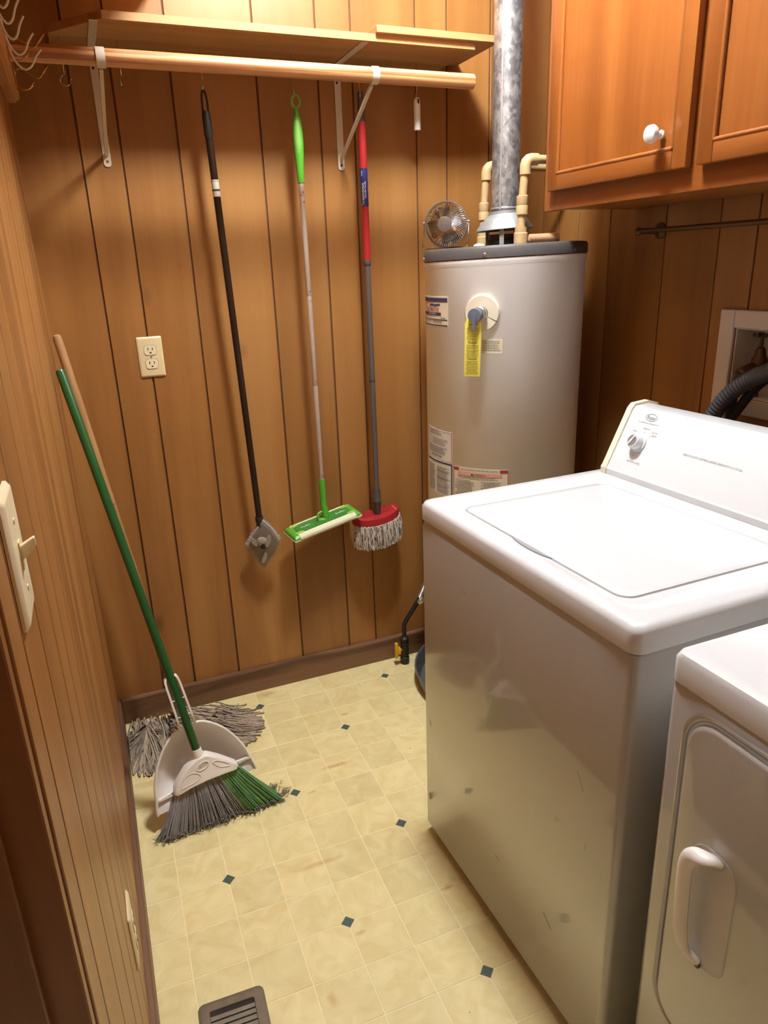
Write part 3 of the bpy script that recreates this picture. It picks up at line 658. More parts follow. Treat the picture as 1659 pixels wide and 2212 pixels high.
m = MB()
for k in range(40):
    a = 2*PI*k/40; m.tube([fpnt(.016*math.cos(a),.016*math.sin(a),-.034), fpnt(.045*math.cos(a),.045*math.sin(a),-.030), fpnt(RF*math.cos(a),RF*math.sin(a),-.012)], .0007, 5, False)
ringtube(m, .040, -.031, .0009); obj('rear_grille', m, M_FANGREY, fan, kind='stuff')
obj('hub_badge', MB().lathe([(.0195,.016),(.0212,.0195),(.0200,.0222),(.0175,.0228),(.001,.0232)], FC, fn_, 32), M_FANGREY, fan)
obj('motor', MB().lathe([(.010,-.036),(.0165,-.034),(.0175,-.014),(.012,-.004),(.001,-.003)], FC, fn_, 24), M_FANDARK, fan)
for k in range(4):
    a = PI/2*k+.3; m = MB(); lp = []
    for j in range(6):
        t = j/5; r = .010+.044*t; half = .25+.38*math.sin(PI*min(1,t*.75+.1))
        lp.append([fpnt(r*math.cos(a-half), r*math.sin(a-half), .006), fpnt(r*math.cos(a+half), r*math.sin(a+half), -.008), fpnt(r*math.cos(a+half), r*math.sin(a+half), -.0092), fpnt(r*math.cos(a-half), r*math.sin(a-half), .0048)])
    m.loft(lp); obj('blade', m, M_FANDARK, fan)
m = MB(); f0 = fpnt(-RF-.004,.006,-.003); f1 = fpnt(RF+.004,.006,-.003)
bl_ = Vector((f0.x,f0.y,FB+.003))+fn_*.012+fr3*-.002; br_ = Vector((f1.x,f1.y,FB+.003))+fn_*.012+fr3*-.003
bl_.z = br_.z = FB+.0035
m.tube(smooth_path([f0, f0.lerp(bl_,.5), bl_, bl_+fn_*-.045+fr3*.02, br_+fn_*-.045-fr3*.02, br_, f1.lerp(br_,.5), f1], 5), .0019, 8)
obj('wire_stand', m, M_CHROME, fan)
for p in (f0, f1): obj('pivot', MB().lathe([(.0035,-.003),(.0035,.003)], p, fr3, 12), M_FANGREY, fan)
# smear of old glue on the cap is left as a small lump beside the fan
obj('foam_lump', MB().lathe([(.016,0),(.015,.003),(.009,.006),(.001,.007)], (1.150,-.332,1.4478), seg=14), M_CREAM, cap)

# ------------------------------------------------------------------ wall cabinet on the right wall
CX, CY0, CY1, CZ0, CZ1 = 1.280, -.452, -1.62, 1.526, 2.44
cb = thing('wall_cabinet', (XR-.15, (CY0+CY1)/2, CZ0), 'orange-brown wooden wall cabinet with two panelled doors above the washer', 'cabinet')
obj('carcass', MB().rbox(CX+.018, XR-.001, CY1, CY0, CZ0+.012, CZ1, .001, 1), M_CAB, cb)
for fa, fb in ((CY0-.045, CY0), (-1.010, -.950), (CY1, CY1+.045)):
    obj('frame_stile', MB().rbox(CX, CX+.019, fa, fb, CZ0, CZ1, .0015, 1), M_CAB, cb)
obj('bottom_rail', MB().rbox(CX-.0003, CX+.0187, CY1+.044, CY0-.044, CZ0+.0003, CZ0+.058, .0015, 1), M_CABX, cb)
obj('underside', MB().box(CX+.019, XR-.001, CY1+.002, CY0-.002, CZ0+.006, CZ0+.0125), M_CABX, cb)
def cab_door(y0, y1, knob_y):
    z0, z1 = 1.572, 2.41; XF = 1.261
    fld = MB()
    fld.box(XF+.006, CX-.0005, y0+.004, y1-.004, z0+.004, z1-.004)
    d = obj('door', fld, M_CAB, cb)
    w = .040
    obj('stile', MB().rbox(XF, CX-.001, y1-w, y1, z0, z1, .003, 2), M_CAB, d)
    obj('stile', MB().rbox(XF, CX-.001, y0, y0+w, z0, z1, .003, 2), M_CAB, d)
    obj('rail', MB().rbox(XF, CX-.001, y0+w-.0005, y1-w+.0005, z0, z0+w, .003, 2), M_CABX, d)
    obj('rail', MB().rbox(XF, CX-.001, y0+w-.0005, y1-w+.0005, z1-w, z1, .003, 2), M_CABX, d)
    # bead moulding inside the frame
    for a, b2 in (((y0+w,z0+w),(y1-w,z0+w)),((y1-w,z0+w),(y1-w,z1-w)),((y0+w,z0+w),(y0+w,z1-w))):
        m = MB()
        m.tube([(XF+.0035,a[0],a[1]),(XF+.0035,b2[0],b2[1])], .0052, 10)
        obj('bead', m, M_CAB, d)
    if knob_y:
        k = obj('knob', MB().lathe([(.0085,0),(.0085,.0025),(.006,.004),(.006,.012),(.0105,.016),(.0165,.021),(.0185,.027),(.0165,.0335),(.010,.037),(.001,.038)], (XF+.0005,knob_y,1.643), (-1,0,0), 32), M_PORC, d)
        part_label(k, 'round white porcelain knob')
cab_door(-.9675, -.488, -.893)
cab_door(-1.475, -.995, None)
# brass towel bar under the cabinet
tb = thing('towel_bar', (1.52,-.562,1.455), 'dull metal towel bar on the right wall below the cabinet', 'towel bar')
M_BAR = plain('tarnished metal bar', srgb(120,100,76), .35, metal=.8)
obj('bar', MB().tube([(1.523,-.552,1.4685),(1.523,-1.30,1.4685)], .0065, 12), M_BAR, tb)
for y in (-.56, -1.29):
    obj('end_finial', MB().lathe([(.0065,0),(.0095,.004),(.0105,.011),(.006,.016),(.001,.017)], (1.523,y+.004,1.4685), (0,1 if y>-1 else -1,0), 18), M_BAR, tb)
    obj('wall_flange', MB().lathe([(.021,0),(.021,.004),(.014,.007),(.008,.010),(.008,.062),(.005,.066)], (XR-.0005,y-.004,1.4685), (-1,0,0), 24), M_BAR, tb)

# plumbing recess with frame, valve and hoses
rb = thing('plumbing_box', (XR, -1.0, 1.02), 'white framed plumbing recess in the right wall behind the washer', 'wall box')
obj('frame_board', MB().rbox(XR-.010, XR-.0003, RY1, -.808, 1.020, 1.2725, .002, 1), M_FRAMEW, rb)
obj('frame_board', MB().rbox(XR-.010, XR-.0003, -1.205, RY0, 1.020, 1.2725, .002, 1), M_FRAMEW, rb)
obj('frame_board', MB().rbox(XR-.010, XR-.0003, RY0+.0003, RY1-.0003, RZ1, 1.2725, .002, 1), M_FRAMEW, rb)
obj('frame_board', MB().rbox(XR-.010, XR-.0003, RY0+.0003, RY1-.0003, 1.020, RZ0, .002, 1), M_FRAMEW, rb)
lin = MB(); x0, x1 = XR+.001, XR+.095
lin.box(x1, x1+.006, RY0, RY1, RZ0, RZ1).box(x0, x1, RY1-.004, RY1-.0005, RZ0+.0005, RZ1-.0005).box(x0, x1, RY0+.0005, RY0+.004, RZ0+.0005, RZ1-.0005).box(x0, x1, RY0+.004, RY1-.004, RZ1-.004, RZ1-.0005).box(x0, x1, RY0+.004, RY1-.004, RZ0+.0005, RZ0+.004)
obj('box_lining', lin, M_DRYWALL, rb, 0)
vv = thing('shutoff_valve', (1.607,-.914,1.065), 'aged brass water valve with a star handle inside the wall box', 'valve')
vx, vy = 1.607, -.914
obj('valve_stem', MB().lathe([(.008,1.0645),(.008,1.10),(.016,1.105),(.019,1.12),(.019,1.155),(.014,1.165),(.011,1.180),(.008,1.185),(.0045,1.187),(.0045,1.212)], (vx,vy,0), seg=18), M_VALVEB, vv)
obj('outlet', MB().tube([(vx,vy,1.138),(vx-.02,vy+.003,1.135),(vx-.038,vy+.006,1.126)], [.013,.015,.016], 16), M_VALVEB, vv)
m = MB()
for k in range(6):
    a = k*PI/3; m.tube([(vx,vy,1.2135),(vx+.013*math.cos(a),vy+.013*math.sin(a),1.2135),(vx+.021*math.cos(a),vy+.021*math.sin(a),1.2145)], [.004,.0035,.0055], 8)
m.lathe([(.008,1.208),(.009,1.214),(.005,1.219),(.001,1.2195)], (vx,vy,0), seg=14)
obj('star_handle', m, M_VALVEB, vv)
h1 = thing('inlet_hose', (1.54,-.905,.95), 'black rubber hose dropping from the brass wall valve', 'hose')
obj('hose', MB().tube(smooth_path([(1.569,-.908,1.126),(1.556,-.905,1.112),(1.549,-.903,1.085),(1.545,-.903,1.045),(1.540,-.905,.99),(1.53,-.90,.90),(1.52,-.90,.70),(1.50,-.91,.40),(1.47,-.93,.10)], 6), .0115, 14), M_HOSE, h1)
obj('coupling_nut', MB().lathe([(.0155,0),(.017,.002),(.017,.015),(.0155,.017)], (1.571,-.9085,1.128), (-.82,.15,-.55), 12), M_VALVEB, h1)
h2 = tag(obj('inlet_hose', MB().tube(smooth_path([(1.63,-1.08,1.10),(1.59,-1.07,1.135),(1.55,-1.045,1.140),(1.532,-1.008,1.128),(1.525,-.975,1.094),(1.52,-.945,1.045),(1.51,-.915,.99),(1.50,-.87,.90),(1.49,-.85,.70),(1.48,-.84,.40),(1.47,-.84,.10)], 6), .0115, 14), M_HOSE), 'black rubber hose with pale printing arching across the wall box', 'hose')
m = MB()
for k in range(6):
    c = Vector((1.513,-.980-.006*k,1.100+.0055*k)); m.rbox(c.x-.001,c.x+.0005,c.y-.0016,c.y+.0016,c.z-.0018,c.z+.0018,.0003,1)
obj('hose_print', m, M_WHITEINK, h2, 0)
m = MB(); pth = smooth_path([(1.62,-1.12,1.10),(1.585,-1.11,1.145),(1.54,-1.08,1.165),(1.505,-1.03,1.148),(1.50,-.975,1.118),(1.497,-.925,1.072),(1.493,-.89,1.01),(1.470,-.885,.93),(1.445,-.90,.84),(1.43,-.92,.60),(1.42,-.94,.30)], 14)
m.tube(pth, [.0185 if i % 2 else .0205 for i in range(len(pth))], 16)
tag(obj('drain_hose', m, M_HOSEG), 'thick ribbed grey drain hose curving down behind the washer', 'hose')

# ------------------------------------------------------------------ closet shelf, rod, brackets
SZ0, SZ1, SY = 1.951, 1.968, -.235
sh = thing('closet_shelf', (.65,-.12,SZ0), 'long pine closet shelf with a clipped corner on the back wall', 'shelf')
poly = [(.117,-.001),(.117,-.098),(.2325,SY),(1.187,SY),(1.187,-.001)]
obj('board', MB().prism(poly, lambda x,y:(x,y,SZ0), lambda x,y:(x,y,SZ1)), M_PINE, sh, 0)
tag(obj('plank_offcut', MB().rbox(.895,1.254,-.247,-.002,SZ1+.0003,SZ1+.0175,.0012,1), M_PINE), 'short loose pine plank lying on the right end of the closet shelf', 'plank')
RODY, RODZ, RODR = -.280, 1.8635, .0182
ro = thing('closet_rod', (.58,RODY,RODZ-RODR), 'thick round pine closet rod running below the shelf', 'rod')
obj('pole', MB().lathe([(RODR-.001,.001),(RODR,.002),(RODR,1.155),(RODR-.002,1.157)], (0,RODY,RODZ), (1,0,0), 28), M_ROD, ro)
obj('end_socket', MB().lathe([(.028,.0005),(.028,.004),(.022,.006),(.022,.016),(.0188,.016)], (0,RODY,RODZ), (1,0,0), 28), M_OFFWH, ro)
def bracket(xb, label):
    b = thing('shelf_bracket', (xb, -.003, 1.677), label, 'bracket', 'shelf and rod brackets')
    wdt = .0096
    pl = [(xb-wdt+.001,-.0005)]
    out = [(xb+x,z) for x,z in rrect(-wdt,wdt,1.677,SZ0-.0005,.008,5)]
    obj('wall_plate', MB().loft([[(x,-.0005,z) for x,z in out],[(x,-.0028,z) for x,z in out]]), M_OFFWH, b, 20)
    obj('arm', MB().rbox(xb-wdt, xb+wdt, -.226, -.002, SZ0-.0032, SZ0-.0004, .001, 1), M_OFFWH, b)
    # diagonal brace that ends in the rod hook
    p0 = Vector((xb,-.004,1.706)); p1 = Vector((xb,-.262,1.845))
    d = (p1-p0).normalized(); nn = Vector((1,0,0)).cross(d)
    obj('brace', MB().loft([[p+Vector((sx*.0042,0,0))+nn*sy*.0035 for sx,sy in ((-1,-1),(1,-1),(1,1),(-1,1))] for p in (p0,p1)]), M_OFFWH, b, 0)
    lp = []
    for k in range(19):
        a = math.radians(-150+k*14.5)    # from below, round the front, over the top
        dirv = Vector((0, -math.cos(a)*1.0, math.sin(a)))
        dirv = Vector((0, -math.sin(math.radians(150-k*14.5+0)) , -math.cos(math.radians(150-k*14.5))))
        c = Vector((xb, RODY, RODZ))
        lp.append([c+dirv*(RODR+.0006)+Vector((-wdt,0,0)), c+dirv*(RODR+.0006)+Vector((wdt,0,0)), c+dirv*(RODR+.0028)+Vector((wdt,0,0)), c+dirv*(RODR+.0028)+Vector((-wdt,0,0))])
    obj('rod_hook', MB().loft(lp), M_OFFWH, b, 35)
    # strap joining the arm tip to the hook
    for z, r, nm in ((1.694,.0034,'screw'),):
        obj(nm, MB().lathe([(r,0),(r*.9,.001),(r*.4,.0014)], (xb,-.0028,z-.004), (0,-1,0), 14), M_BRASS if xb < .5 else M_SLOT, b)
    obj('keyhole', MB().lathe([(.0035,0),(.0035,.0006)], (xb-.002,-.0027,1.905), (0,-1,0), 14), M_SLOT, b)
bracket(.2135, 'off-white metal shelf bracket at the shelf end with the clipped corner')
bracket(.869, 'off-white metal shelf bracket between the green and red mops')

# screw hooks under the shelf
HY = -.072
def cup_hook(x, zb, label, rot=0.0, open_r=.0115):
    pts = [(0,0,SZ0-.0002)]; pts = []
    top = SZ0; zc = zb+open_r
    for k in range(5): pts.append(Vector((-.0 , 0, top-(top-(zc+open_r*1.2))*k/4)))
    for k in range(13):
        a = math.radians(120+ (k*300/12)*.83)
        pts.append(Vector((open_r*math.cos(a)+.0, 0, zc+open_r*math.sin(a))))
    last = pts[-1]; pts.append(last+Vector((.004,0,.002)))
    P_ = [Vector((x,HY,0))+Vector((p.x*math.cos(rot), p.x*math.sin(rot), p.z)) for p in pts]
    o = obj('screw_hook', MB().tube(P_, .00135, 8), M_CHROME)
    return tag(o, label, 'hook', 'screw hooks under the closet shelf')
hooks = [(.139,1.8465,'empty bent wire hook under the shelf near the corner',0),(.2715,1.8515,'empty wire hook just right of the left shelf bracket',1.2),
         (.4715,1.852,'wire hook holding the black mop loop',1.3),(.7165,1.8525,'wire hook holding the green sweeper loop',1.3),
         (.9085,1.853,'wire hook holding the red mop handle',1.3),(1.086,1.8535,'wire hook holding the short white tube',1.0)]
hooks[1] = (.2715,1.8515,'empty wire hook beside the off-white bracket, between two panel grooves',1.2)
for h in hooks: cup_hook(*h[:3], rot=h[3])

# short white tube hanging from the last hook
wt = thing('white_tube', (1.087,HY,1.778), 'short white plastic tube with a hanging hole on a wire hook', 'tube')
out = [(x,z) for x,z in [( -.0098,1.778),(.0098,1.778),(.0098,1.852)]+[(.0098*math.cos(t*PI/8),1.852+.0115*math.sin(t*PI/8)) for t in range(1,8)]+[(-.0098,1.852)]]
m = MB().lathe([(.0085,1.778),(.0098,1.779),(.0098,1.846),(.0092,1.856),(.0062,1.863),(.001,1.865)], (1.087,HY,0), seg=22)
obj('tube', m, M_PORC, wt)
obj('hanging_slot', MB().loft([[(1.087+x*.0032,y,1.853+z*.007) for x,z in [(math.cos(2*PI*k/14),math.sin(2*PI*k/14)) for k in range(14)]] for y in (HY-.0099,HY-.0075)]), M_SLOT, wt)

# ------------------------------------------------------------------ green sweeper
def dring(c, rx, rz, rad, y=HY, n=28, seg=8, a0=0, a1=2*PI):
    m = MB(); lp = []
    for k in range(n+1):
        a = a0+(a1-a0)*k/n; d = Vector((math.cos(a),0,math.sin(a))); p = Vector((c[0]+rx*d.x, y, c[1]+rz*d.z))
        lp.append([p+(d*math.cos(2*PI*j/seg)+Vector((0,1,0))*math.sin(2*PI*j/seg))*rad for j in range(seg)])
    return m.loft(lp, a1-a0 < 6.2, a1-a0 < 6.2)
GX = .7195
gs = thing('floor_sweeper', (GX,-.08,.6), 'lime green flat floor sweeper with a silver pole hanging on the back wall', 'sweeper mop')
obj('hanging_loop', dring((GX,1.8385), .0115, .0155, .0034), M_GREEN2, gs)
def lerp_pts(z): t = (1.82-z)/(1.82-.66); return Vector((GX+.0035*t, HY-.004*t, z))
gr = obj('grip', MB().tube([lerp_pts(z) for z in (1.825,1.812,1.795,1.77,1.74,1.71,1.68,1.655,1.634)], [.0055,.0075,.0105,.0135,.0148,.0135,.0112,.0098,.0092], 18), M_GREEN, gs)
obj('grip_pad', MB().tube([lerp_pts(z)+Vector((-.0015,-.0035,0)) for z in (1.80,1.785,1.76,1.735,1.71,1.69)], [.004,.0095,.0118,.0122,.010,.003], 14), M_GREEN2, gr)
for z0, z1 in ((1.634,1.60),(1.5995,1.327),(1.3265,1.0625),(1.062,.752)):
    obj('pole_section', MB().tube([lerp_pts(z0),lerp_pts(z0-.002),lerp_pts((z0+z1)/2),lerp_pts(z1+.002),lerp_pts(z1)], [.0074,.008,.008,.008,.0074], 16), M_SILVER, gs)
for z in (1.61,1.585,1.34,1.315,1.075,.775):
    obj('snap_button', MB().lathe([(.0022,0),(.002,.001),(.0005,.0014)], lerp_pts(z)+Vector((.0015,-.0078,0)), (.2,-1,0), 10), M_CHROME, gs)
obj('socket', MB().tube([lerp_pts(.760),lerp_pts(.752),lerp_pts(.70),lerp_pts(.672),Vector((GX+.006,-.082,.650)),Vector((GX+.007,-.083,.625))], [.0095,.0105,.0105,.0100,.0120,.0105], 16), M_GREEN, gs)
gc = Vector((.716,-.0793,.6141)); ga, gb_, gt = .125, .1724, .0779
A_ = Vector((math.cos(ga)*math.cos(gb_), math.sin(ga)*math.cos(gb_), math.sin(gb_))); B0 = Vector((math.sin(ga),-math.cos(ga),0)); B1 = A_.cross(B0); B_ = B0*math.cos(gt)+B1*math.sin(gt); C_ = B_.cross(A_)*-1
if C_.z < 0: C_ = -C_
def gh(u, v, h): return gc+A_*u+B_*v+C_*h
hd_ = obj('head_plate', MB().loft([[gh(u*s,v*s2,h) for u,v in rrect(-.122,.122,-.045,.045,.004,2)] for h,s,s2 in ((-.004,1,1),(.001,1,1),(.0075,.965,.87),(.009,.95,.80))]), M_GREEN, gs)
obj('texture_panel', MB().loft([[gh(u,v,h) for u,v in rrect(-.098,.098,-.026,.026,.012,4)] for h in (.0085,.0105)]), M_GREEND, hd_)
for su in (-1,1):
    for sv in (-1,1):
        obj('grip_pad', MB().loft([[gh(su*.094+.016*math.cos(2*PI*k/16)*s, sv*.0265+.0075*math.sin(2*PI*k/16)*s, h) for k in range(16)] for h,s in ((.0085,1),(.0115,.9))]), M_GREEN3, hd_)
t = MB(); f3 = lambda x, y: gh(x, -y*1.0, .0112)
put_text(t, 'Swiffer', .013, f3, -.062, 0, shear=.25); obj('lettering', t, M_WHITEINK, hd_, 0)
t = MB(); put_text(t, 'Swiffer', .013, f3, .066, 0, shear=.25); obj('lettering', t, M_WHITEINK, hd_, 0)
obj('pivot_mount', MB().loft([[gh(.004+.023*math.cos(2*PI*k/20)*s,-.003+.018*math.sin(2*PI*k/20)*s,h) for k in range(20)] for h,s in ((.0095,1),(.014,.95),(.017,.7))]), M_GREEN, gs)
obj('pivot_yoke', MB().tube(smooth_path([gh(-.012,0,.014), gh(-.013,0,.030), gh(-.004,0,.037), gh(.010,0,.034), gh(.014,0,.014)],5), .004, 8), M_GREEN2, gs)
cl_ = MB()
for sv in (-1, 1):
    cl_.loft([[gh(u,sv*v,h) for v,h in ((.0455,-.005),(.0485,-.003),(.0470,.004),(.0405,.0092),(.031,.0105),(.031,.0088),(.040,.0078),(.0450,.003),(.0460,-.003))] for u in (-.103,.103)])
cl_.loft([[gh(u,v,h) for u,v in rrect(-.124,.124,-.047,.047,.004,2)] for h in (-.0085,-.0045)])
obj('cleaning_cloth', cl_, M_CLOTHW, gs, 30)

# ------------------------------------------------------------------ red mop
RX = .911
rm = thing('red_mop', (RX,-.08,.49), 'red-handled cotton strand mop with a red head hanging beside the heater', 'mop')
def rp(z): t = (1.87-z)/1.2; return Vector((RX+.0008*t, HY-.004*t, z))
obj('end_grip', MB().tube([rp(z) for z in (1.872,1.868,1.83,1.795)], [.006,.0085,.0105,.0105], 16), M_DKGREY, rm)
up_ = obj('grip', MB().tube([rp(z) for z in (1.7948,1.7,1.6,1.5,1.422)], .0112, 18), M_RED, rm)
nl = obj('grip_label', MB().tube([rp(z) for z in (1.674,1.62,1.571)], .01145, 24), M_BLUEL, rm)
def rlab(x, y):   # text runs up the pole; x along the pole, y around it
    a = math.radians(-18)+(-y)/.0115; p = rp(1.622+x); return p+Vector((math.sin(a),-math.cos(a),0))*.0118
for tx, ts, tx0, ty0 in (('Telescopique',.0115,-.018,.0052),('Vileda',.006,.038,.0065),('telescopic handle',.0066,-.006,-.0022)):
    t = MB(); put_text(t, tx, ts, rlab, tx0, ty0); obj('lettering', t, M_WHITEINK, nl, 0)
obj('lock_collar', MB().tube([rp(z) for z in (1.4225,1.418,1.41,1.407)], [.0112,.0118,.0118,.0105], 18), M_DKGREY, rm)
obj('pole', MB().tube([rp(1.408),rp(1.06),rp(.69)], .0092, 18), M_GREYPOLE, rm)
obj('pole_joint', MB().tube([rp(1.066),rp(1.064),rp(1.058),rp(1.056)], [.0094,.0100,.0100,.0094], 18), M_DKGREY, rm)
obj('socket', MB().tube([rp(.70),rp(.692),rp(.660),rp(.656),rp(.650),rp(.622),rp(.606)], [.0105,.0125,.0125,.0145,.0125,.0115,.009], 18), M_DKGREY, rm)
# head plate: D shape tilted towards the room
hc = Vector((.9135,-.055,.598)); hx = Vector((.992,.06,.11)).normalized(); hy_ = Vector((.03,-.90,-.10)); hy_ = (hy_-hx*hy_.dot(hx)).normalized(); hz = hx.cross(hy_)*-1
if hz.z < 0: hz = -hz
def rh(u, v, h): return hc+hx*u+hy_*v+hz*h
Dp = [(-.082,-.022),(.082,-.022)]+[(.086*math.cos(math.radians(a))*1.0, -.005+.062*math.sin(math.radians(a))) for a in range(0,181,10)]
hp = obj('head_plate', MB().loft([[rh(u*s,v*s2,h) for u,v in Dp] for h,s,s2 in ((-.012,1,1),(.010,1.0,1.0),(.014,.97,.96),(.0145,.95,.93))]), M_RED, rm)
obj('recess', MB().loft([[rh(u,v,h) for u,v in rrect(-.058,.050,-.012,.022,.016,5)] for h in (.0142,.0155)]), plain('deep red plastic', srgb(140,24,28), .5), hp)
t = MB(); put_text(t, 'Vileda', .014, lambda x,y: rh(.066-y*.35-x*-.0, .012-x*1.0, .0150) , 0, 0); obj('lettering', t, M_WHITEINK, hp, 0)
random.seed(11); fm = (MB(), MB())
for k in range(620):
    th = random.uniform(0,2*PI); rr = math.sqrt(random.random())
    if k < 430: th = random.uniform(-.15,PI+.15); rr = random.uniform(.86,1.0)
    u = .082*rr*math.cos(th); v = .008+.056*rr*math.sin(th)
    if v < -.020: v = random.uniform(-.02,0)
    p = rh(u, v, -.010); out_ = rh(u*1.15,v*1.15,-.01)-p; l = random.uniform(.076,.083); pts = []
    for j in range(7):
        t = j/6; ow = .55*math.sin(PI*min(1,t*.8+.05))
        q_ = p+out_*ow+Vector((random.uniform(-.0036,.0036),random.uniform(-.0036,.0036),-l*t)); q_.y = min(q_.y,-.004); pts.append(q_)
    fm[random.random() < .38].tube(pts, .0018, 5)
obj('cotton_strands', fm[1], plain('dark taupe strands', srgb(128,112,98), .95, bump=.5, bscale=600), rm, 60, kind='stuff')
obj('cotton_strands', fm[0], M_FRINGE, rm, 60, kind='stuff')

# ------------------------------------------------------------------ black mop with grey triangular head
bm_ = thing('black_mop', (.505,-.07,.48), 'black-handled mop with a grey microfibre pad hanging by its loop', 'mop')
def bp_(z): t = (1.80-z)/(1.80-.66); return Vector((.4725+.038*t, HY+.006*t, z))
lpth = [(.4655,HY,1.80),(.4650,HY,1.83),(.4675,HY,1.8485),(.4715,HY,1.8535),(.4755,HY,1.8485),(.4785,HY,1.83),(.4790,HY,1.80)]
obj('hanging_loop', MB().tube(smooth_path(lpth,5), .0028, 8), M_BLACK, bm_)
obj('end_grip', MB().tube([bp_(1.805),bp_(1.795),bp_(1.75),bp_(1.742)], [.0095,.0115,.0115,.0102], 16), M_BLACK, bm_)
obj('pole', MB().tube([bp_(1.745),bp_(1.2),bp_(.66)], .0098, 18), M_BROWNPOLE, bm_)
st = obj('sticker', MB().tube([bp_(1.640),bp_(1.62),bp_(1.598)], .0101, 18), M_LABELW, bm_)
m = MB()
for z, l in ((1.637,.0012),(1.6165,.005)):
    m.tube([bp_(z),bp_(z-l)], .01025, 18, False)
obj('sticker_print', m, M_DKGREY, st, 0, kind='stuff')
obj('socket', MB().tube([bp_(.664),bp_(.660),bp_(.648),bp_(.645),bp_(.60),Vector((.5125,-.071,.578)),Vector((.5130,-.074,.556))], [.012,.0135,.0135,.0115,.0105,.0085,.006], 16), M_BLACK, bm_)
# head plane
bc = Vector((.5135,-.068,.568)); bx = Vector((.90,-.20,.05)).normalized(); by = Vector((.04,-.16,.98)); by = (by-bx*by.dot(bx)).normalized(); bz = bx.cross(by)
if bz.y > 0: bz = -bz
def bh(u, v, h): return bc+bx*u+by*v+bz*h
kite = [(-.052,.004),(-.030,.040),(.012,.088),(.034,.060),(.058,.008),(.030,-.045),(-.010,-.090),(-.030,-.045)]
def kite_s(s): return [(u*s, v*s) for u, v in kite]
pd = obj('microfibre_pad', MB().loft([[bh(u,v,h) for u,v in kite_s(s)] for h,s in ((-.017,.90),(-.013,1.0),(-.004,1.0),(-.001,.95))]), M_PADG, bm_, 30)
bp2 = obj('head_frame', MB().loft([[bh(u,v,h) for u,v in kite_s(s)] for h,s in ((-.002,.86),(.003,.84),(.004,.80))]), M_PADP, bm_, 30)
for (cu, cv, ru, rv, ro2) in ((.018,.012,.009,.022,-.35),(-.002,-.048,.008,.020,-.35),(-.026,.016,.007,.018,.45)):
    pts = []
    for k in range(20):
        a = 2*PI*k/20; x, y = ru*math.cos(a), rv*math.sin(a)
        pts.append((cu+x*math.cos(ro2)-y*math.sin(ro2), cv+x*math.sin(ro2)+y*math.cos(ro2)))
    obj('grip_window', MB().loft([[bh(u,v,h) for u,v in pts] for h in (.0035,.0062)]), M_PADG, bp2)
obj('pivot_block', MB().lathe([(.017,0),(.016,.004),(.010,.007),(.002,.008)], bh(-.001,.014,.003), bz, 18), M_PADG, bp2)
random.seed(21); m = MB()
edge = []
for i in range(len(kite)):
    a, b2 = kite[i], kite[(i+1) % len(kite)]
    for k in range(16): t = k/16; edge.append((a[0]+(b2[0]-a[0])*t, a[1]+(b2[1]-a[1])*t))
for u, v in edge:
    for _ in range(2):
        s = 1+random.uniform(.03,.11); h0 = random.uniform(-.016,-.004)
        m.tube([bh(u*.97,v*.97,h0), bh(u*s+random.uniform(-.002,.002), v*s+random.uniform(-.002,.002), h0+random.uniform(-.003,.003))], [.0012,.0006], 4, False)
obj('fringe', m, M_PADG, bm_, 0, kind='stuff')

# ------------------------------------------------------------------ broom with clip-on dustpan
BA = Vector((.225,-.578,0)); BAX = Vector((-.16684,.23101,.95854)); BW = Vector((.98418,.09776,.14775)); BN = Vector((.05957,-.96803,.24367))
def br(w2, a, n2): return BA+BW*w2+BAX*a+BN*n2
bo = thing('broom', (.225,-.578,0), 'angled broom with a dark green pole and grey-green bristles leaning on the left wall', 'broom')
pole = obj('pole', MB().tube([br(0,.205,.006),br(0,.6,.006),br(0,1.238,.006),br(0,1.244,.006)], [.0112,.0112,.0112,.0085], 22), M_BROOMG, bo)
obj('ferrule', MB().tube([br(0,.172,.006),br(0,.192,.006),br(0,.217,.006)], [.017,.0145,.0125], 20), M_PANW, bo)
blk = [(-.090,.128),(-.086,.141),(-.072,.157),(-.043,.181),(-.026,.189),(-.010,.195),(.010,.197),(.022,.194),(.050,.171),(.086,.134),(.087,.126),(.082,.119),(.045,.123),(0,.127),(-.045,.127),(-.083,.123)]
def bscale(s, c=(0,.152)): return [(c[0]+(w-c[0])*s, c[1]+(a-c[1])*s) for w, a in blk]
bk_ = obj('broom_head', MB().loft([[br(w,a,n2) for w,a in bscale(s)] for n2,s in ((-.016,.93),(-.012,.99),(.016,1.0),(.022,.96),(.024,.90))]), M_PANW, bo, 30)
ov = lambda rx, ry, n2, cx=0, cy=.172: [br(cx+rx*math.cos(2*PI*k/28), cy+ry*math.sin(2*PI*k/28)+.12*rx*math.cos(2*PI*k/28), n2) for k in range(28)]
obj('badge_ring', MB().loft([ov(.0185,.0105,.0238), ov(.0180,.0100,.0256), ov(.0160,.0085,.0256), ov(.0155,.0080,.0240)], False, False), M_PANW, bk_)
t = MB(); put_text(t, 'LIBMAN', .0085, lambda x,y: br(x, .172+y+.12*x, .0250), 0, 0, shear=.2); obj('lettering', t, plain('embossed grey', srgb(170,160,150), .5), bk_, 0)
for p_ in ([(-.068,.138),(-.055,.160),(-.030,.166),(-.012,.150),(-.030,.140)], [(.026,.170),(.040,.168),(.062,.150),(.066,.140),(.040,.150)]):
    obj('moulded_line', MB().tube(smooth_path([br(w,a,.0242) for w,a in p_+[p_[0]]],5), .0012, 6), M_PANW, bk_)
random.seed(31)
grey, green, dust = MB(), MB(), MB()
nt2 = 34
